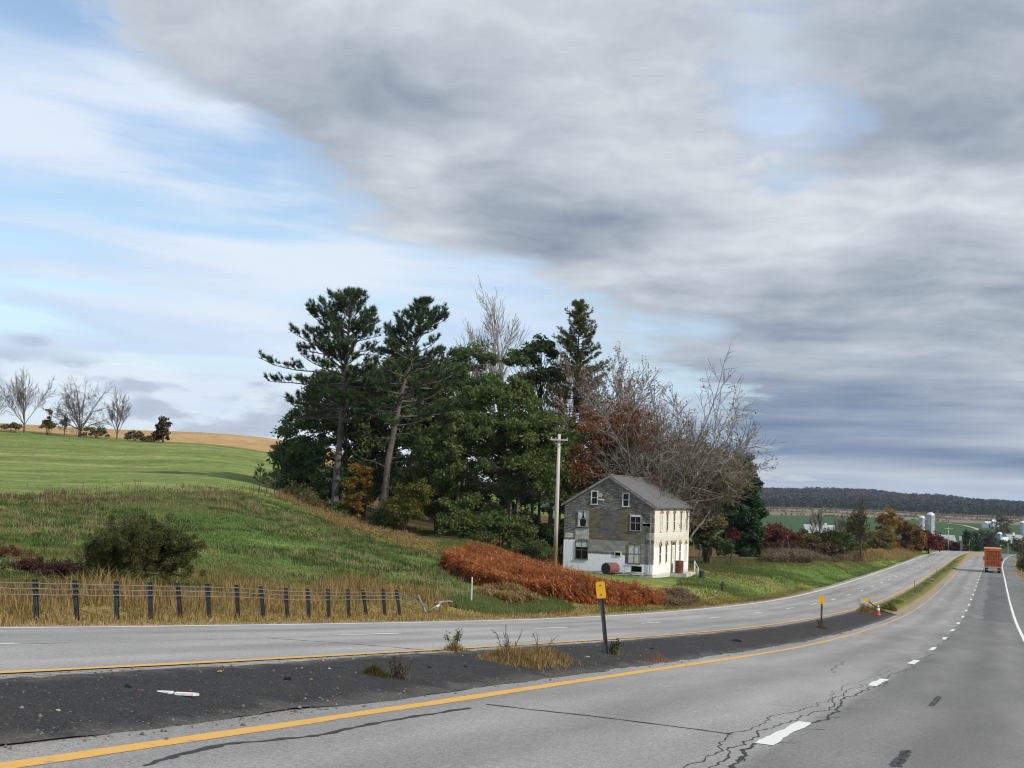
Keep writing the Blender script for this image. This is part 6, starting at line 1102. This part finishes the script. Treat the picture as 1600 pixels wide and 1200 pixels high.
# trees round the farm
FARM = [(1513, 600, 862, [(1513, 848, 8, 13, 0, 3.0, 40), (1513, 838, 5, 8, 0, 2, 16)], L_CEDAR, 'dark spruce beside the far road bend'), (1525, 610, 862, [(1525, 850, 8, 11, 0, 3, 36), (1524, 840, 4, 7, 0, 2, 14)], L_CEDAR, 'second dark spruce beside the first at the bend'),
 (1542, 760, 858, [(1542, 842, 17, 13, 0, 6, 50)], leafmat('grey_twig_haze', [(0, (.045, .036, .032)), (1, (.11, .09, .08))], .2), 'rounded grey leafless tree between spruces and barns'), (1566, 1150, 842, [(1565, 818, 15, 15, 0, 9, 50)], leafmat('olive_grey', [(0, (.06, .055, .03)), (1, (.13, .12, .06))], .2), 'large grey-olive tree above the white barns'),
 (1497, 520, 862, [(1490, 856, 22, 7, 0, 5, 50)], leafmat('hedge_maroon', [(0, (.04, .012, .012)), (1, (.12, .04, .03))], .2), 'maroon hedge along the bend in the road'), (1552, 900, 858, [(1560, 852, 22, 10, 0, 6, 40)], L_DARK, 'dark green trees massed behind the truck'), (1592, 700, 862, [(1592, 852, 14, 13, 0, 5, 40)], L_BROWN, 'brown tree beside the white barn'),
 (1345, 900, 850, [(1340, 838, 26, 9, 0, 7, 40)], L_OLIVE, 'olive trees beside the low white-fronted shed'), (1230, 900, 850, [(1225, 842, 34, 8, 0, 8, 50)], leafmat('plum_brown', [(0, (.04, .022, .02)), (1, (.11, .06, .045))], .2), 'plum-brown trees below the dairy barns'), (1470, 700, 862, [(1470, 852, 16, 9, 0, 5, 40)], L_BROWN, 'brown brush before the grey-roofed barn')]
for i, (px, D, py, sp_, mat, lab) in enumerate(FARM): leafy('farm_tree', lab, D, px, py, sp_ + [(q[0], q[1] + q[3] * .8, q[2], q[3] * .6, q[4], q[5], int(q[6] * .6)) for q in sp_], mat, BARKD, .6, 40, 1.9, 141 + i, 2, .25, 'trees round the valley farm', 'tree')
# pale farm track across the green field
pts = [ground_at(px, py, 700, 2600) for px, py in ((1458, 817), (1480, 818), (1505, 821), (1524, 826), (1531, 830), (1531, 835), (1526, 840), (1519, 844))]; P = np.array(pts); s = np.linspace(0, len(P) - 1, 90); Q = np.stack([np.interp(s, range(len(P)), P[:, k]) for k in (0, 1)], -1); d = unit(np.gradient(Q, axis=0)); nr = np.stack([-d[:, 1], d[:, 0]], -1) * 3.0; V = np.concatenate([Q + nr, Q - nr]); V = np.concatenate([V, HGT(V[:, 0], V[:, 1])[:, None] + .5], 1); i = np.arange(89)
tag(link('farm_track', mesh_np('farm_track', V, np.stack([i, i + 1, 90 + i + 1, 90 + i], -1), plain('track_gravel', (.40, .36, .30), .9, .1, 0, .2, .1))), kind='structure')
# hedges dividing the valley fields
def hedge_line(name, lab, D, px0, px1, mat, h, seed, gap=.4):
    r2 = np.random.RandomState(seed); n = int((px1 - px0) * D / FPX / 3.0); px = np.linspace(px0, px1, n); C = []
    for q in px:
        if r2.rand() < gap: continue
        b = fspot(q, D + r2.normal(0, 8)); hh = h * r2.uniform(.4, 1.3); C.append(b + unit(r2.normal(0, 1, (14, 3))) * [2.2, 2.2, hh * .6] + [0, 0, hh * .5])
    C = np.concatenate(C); return tag(link(name, leaf_mesh(name, C, 1.3, mat, r2, .1, .7)), lab, 'hedge', None, 'stuff')
hedge_line('field_hedge', 'broken dark hedge line across the tan valley fields', 2180, 1180, 1640, L_BROWN, 5, 1, .45); hedge_line('field_hedge', 'dark hedge at the top edge of the valley green field', 1975, 1180, 1480, L_DARK, 3, 2, .5); hedge_line('field_hedge', 'scrubby dark hedge below the wooded hills', 2360, 1180, 1640, L_BROWN, 6, 3, .35)
# wooded hills
r2 = np.random.RandomState(9); n = 16000; a = r2.uniform(.12, .52, n); Y = 2490 + 1600 * r2.rand(n)**1.1; x = a * Y * ch - Y * sh; y = a * Y * sh + Y * ch; z = HGT(x, y); nb = vnoise(x, y, 330, 50) * .75 + vnoise(x, y, 130, 51) * .25
def wood(name, lab, sel, mat, s, h):
    k = np.where(sel)[0]; m = 16; c = np.repeat(np.stack([x[k], y[k], z[k]], -1), m, 0); hh = np.repeat(h * (.6 + .7 * r2.rand(len(k))), m); v = unit(r2.normal(0, 1, (len(c), 3))); C = c + v * np.stack([hh * .45, hh * .45, hh * .42], -1); C[:, 2] += hh * .55
    return tag(link(name, leaf_mesh(name, C, s, mat, r2, 0, .75)), lab, 'woodland', None, 'stuff')
wood('far_wood', 'leafless brown-violet woodland covering the far hills', nb < .52, leafmat('far_brown_wood', [(0, (.024, .019, .021)), (.6, (.050, .037, .036)), (1, (.10, .065, .045))], .15, .8, .012), 3.0, 15); wood('far_conifers', 'dark conifer stands among the brown woods of the far hills', nb >= .52, leafmat('far_dark_wood', [(0, (.010, .018, .014)), (1, (.030, .042, .026))], .1, .8, .012), 3.0, 17)

# ------------------------------------------------------------------ air over the valley
HB = MB().box(-3300, 1900, -45, 7300, -75, 110); hz = HB.build('haze'); hz['kind'] = 'stuff'; hz['label'] = 'thin bluish haze filling the air over the valley'; hz['category'] = 'haze'
hm = bpy.data.materials.new('valley_haze'); hm.use_nodes = True; HN = NT(hm.node_tree); pv_ = HN.n('ShaderNodeVolumePrincipled'); pv_.inputs['Color'].default_value = (.62, .74, .92, 1); pv_.inputs['Density'].default_value = .00005; pv_.inputs['Anisotropy'].default_value = .2
ho = HN.n('ShaderNodeOutputMaterial'); HN.t.links.new(pv_.outputs[0], ho.inputs['Volume']); hz.data.materials.append(hm)
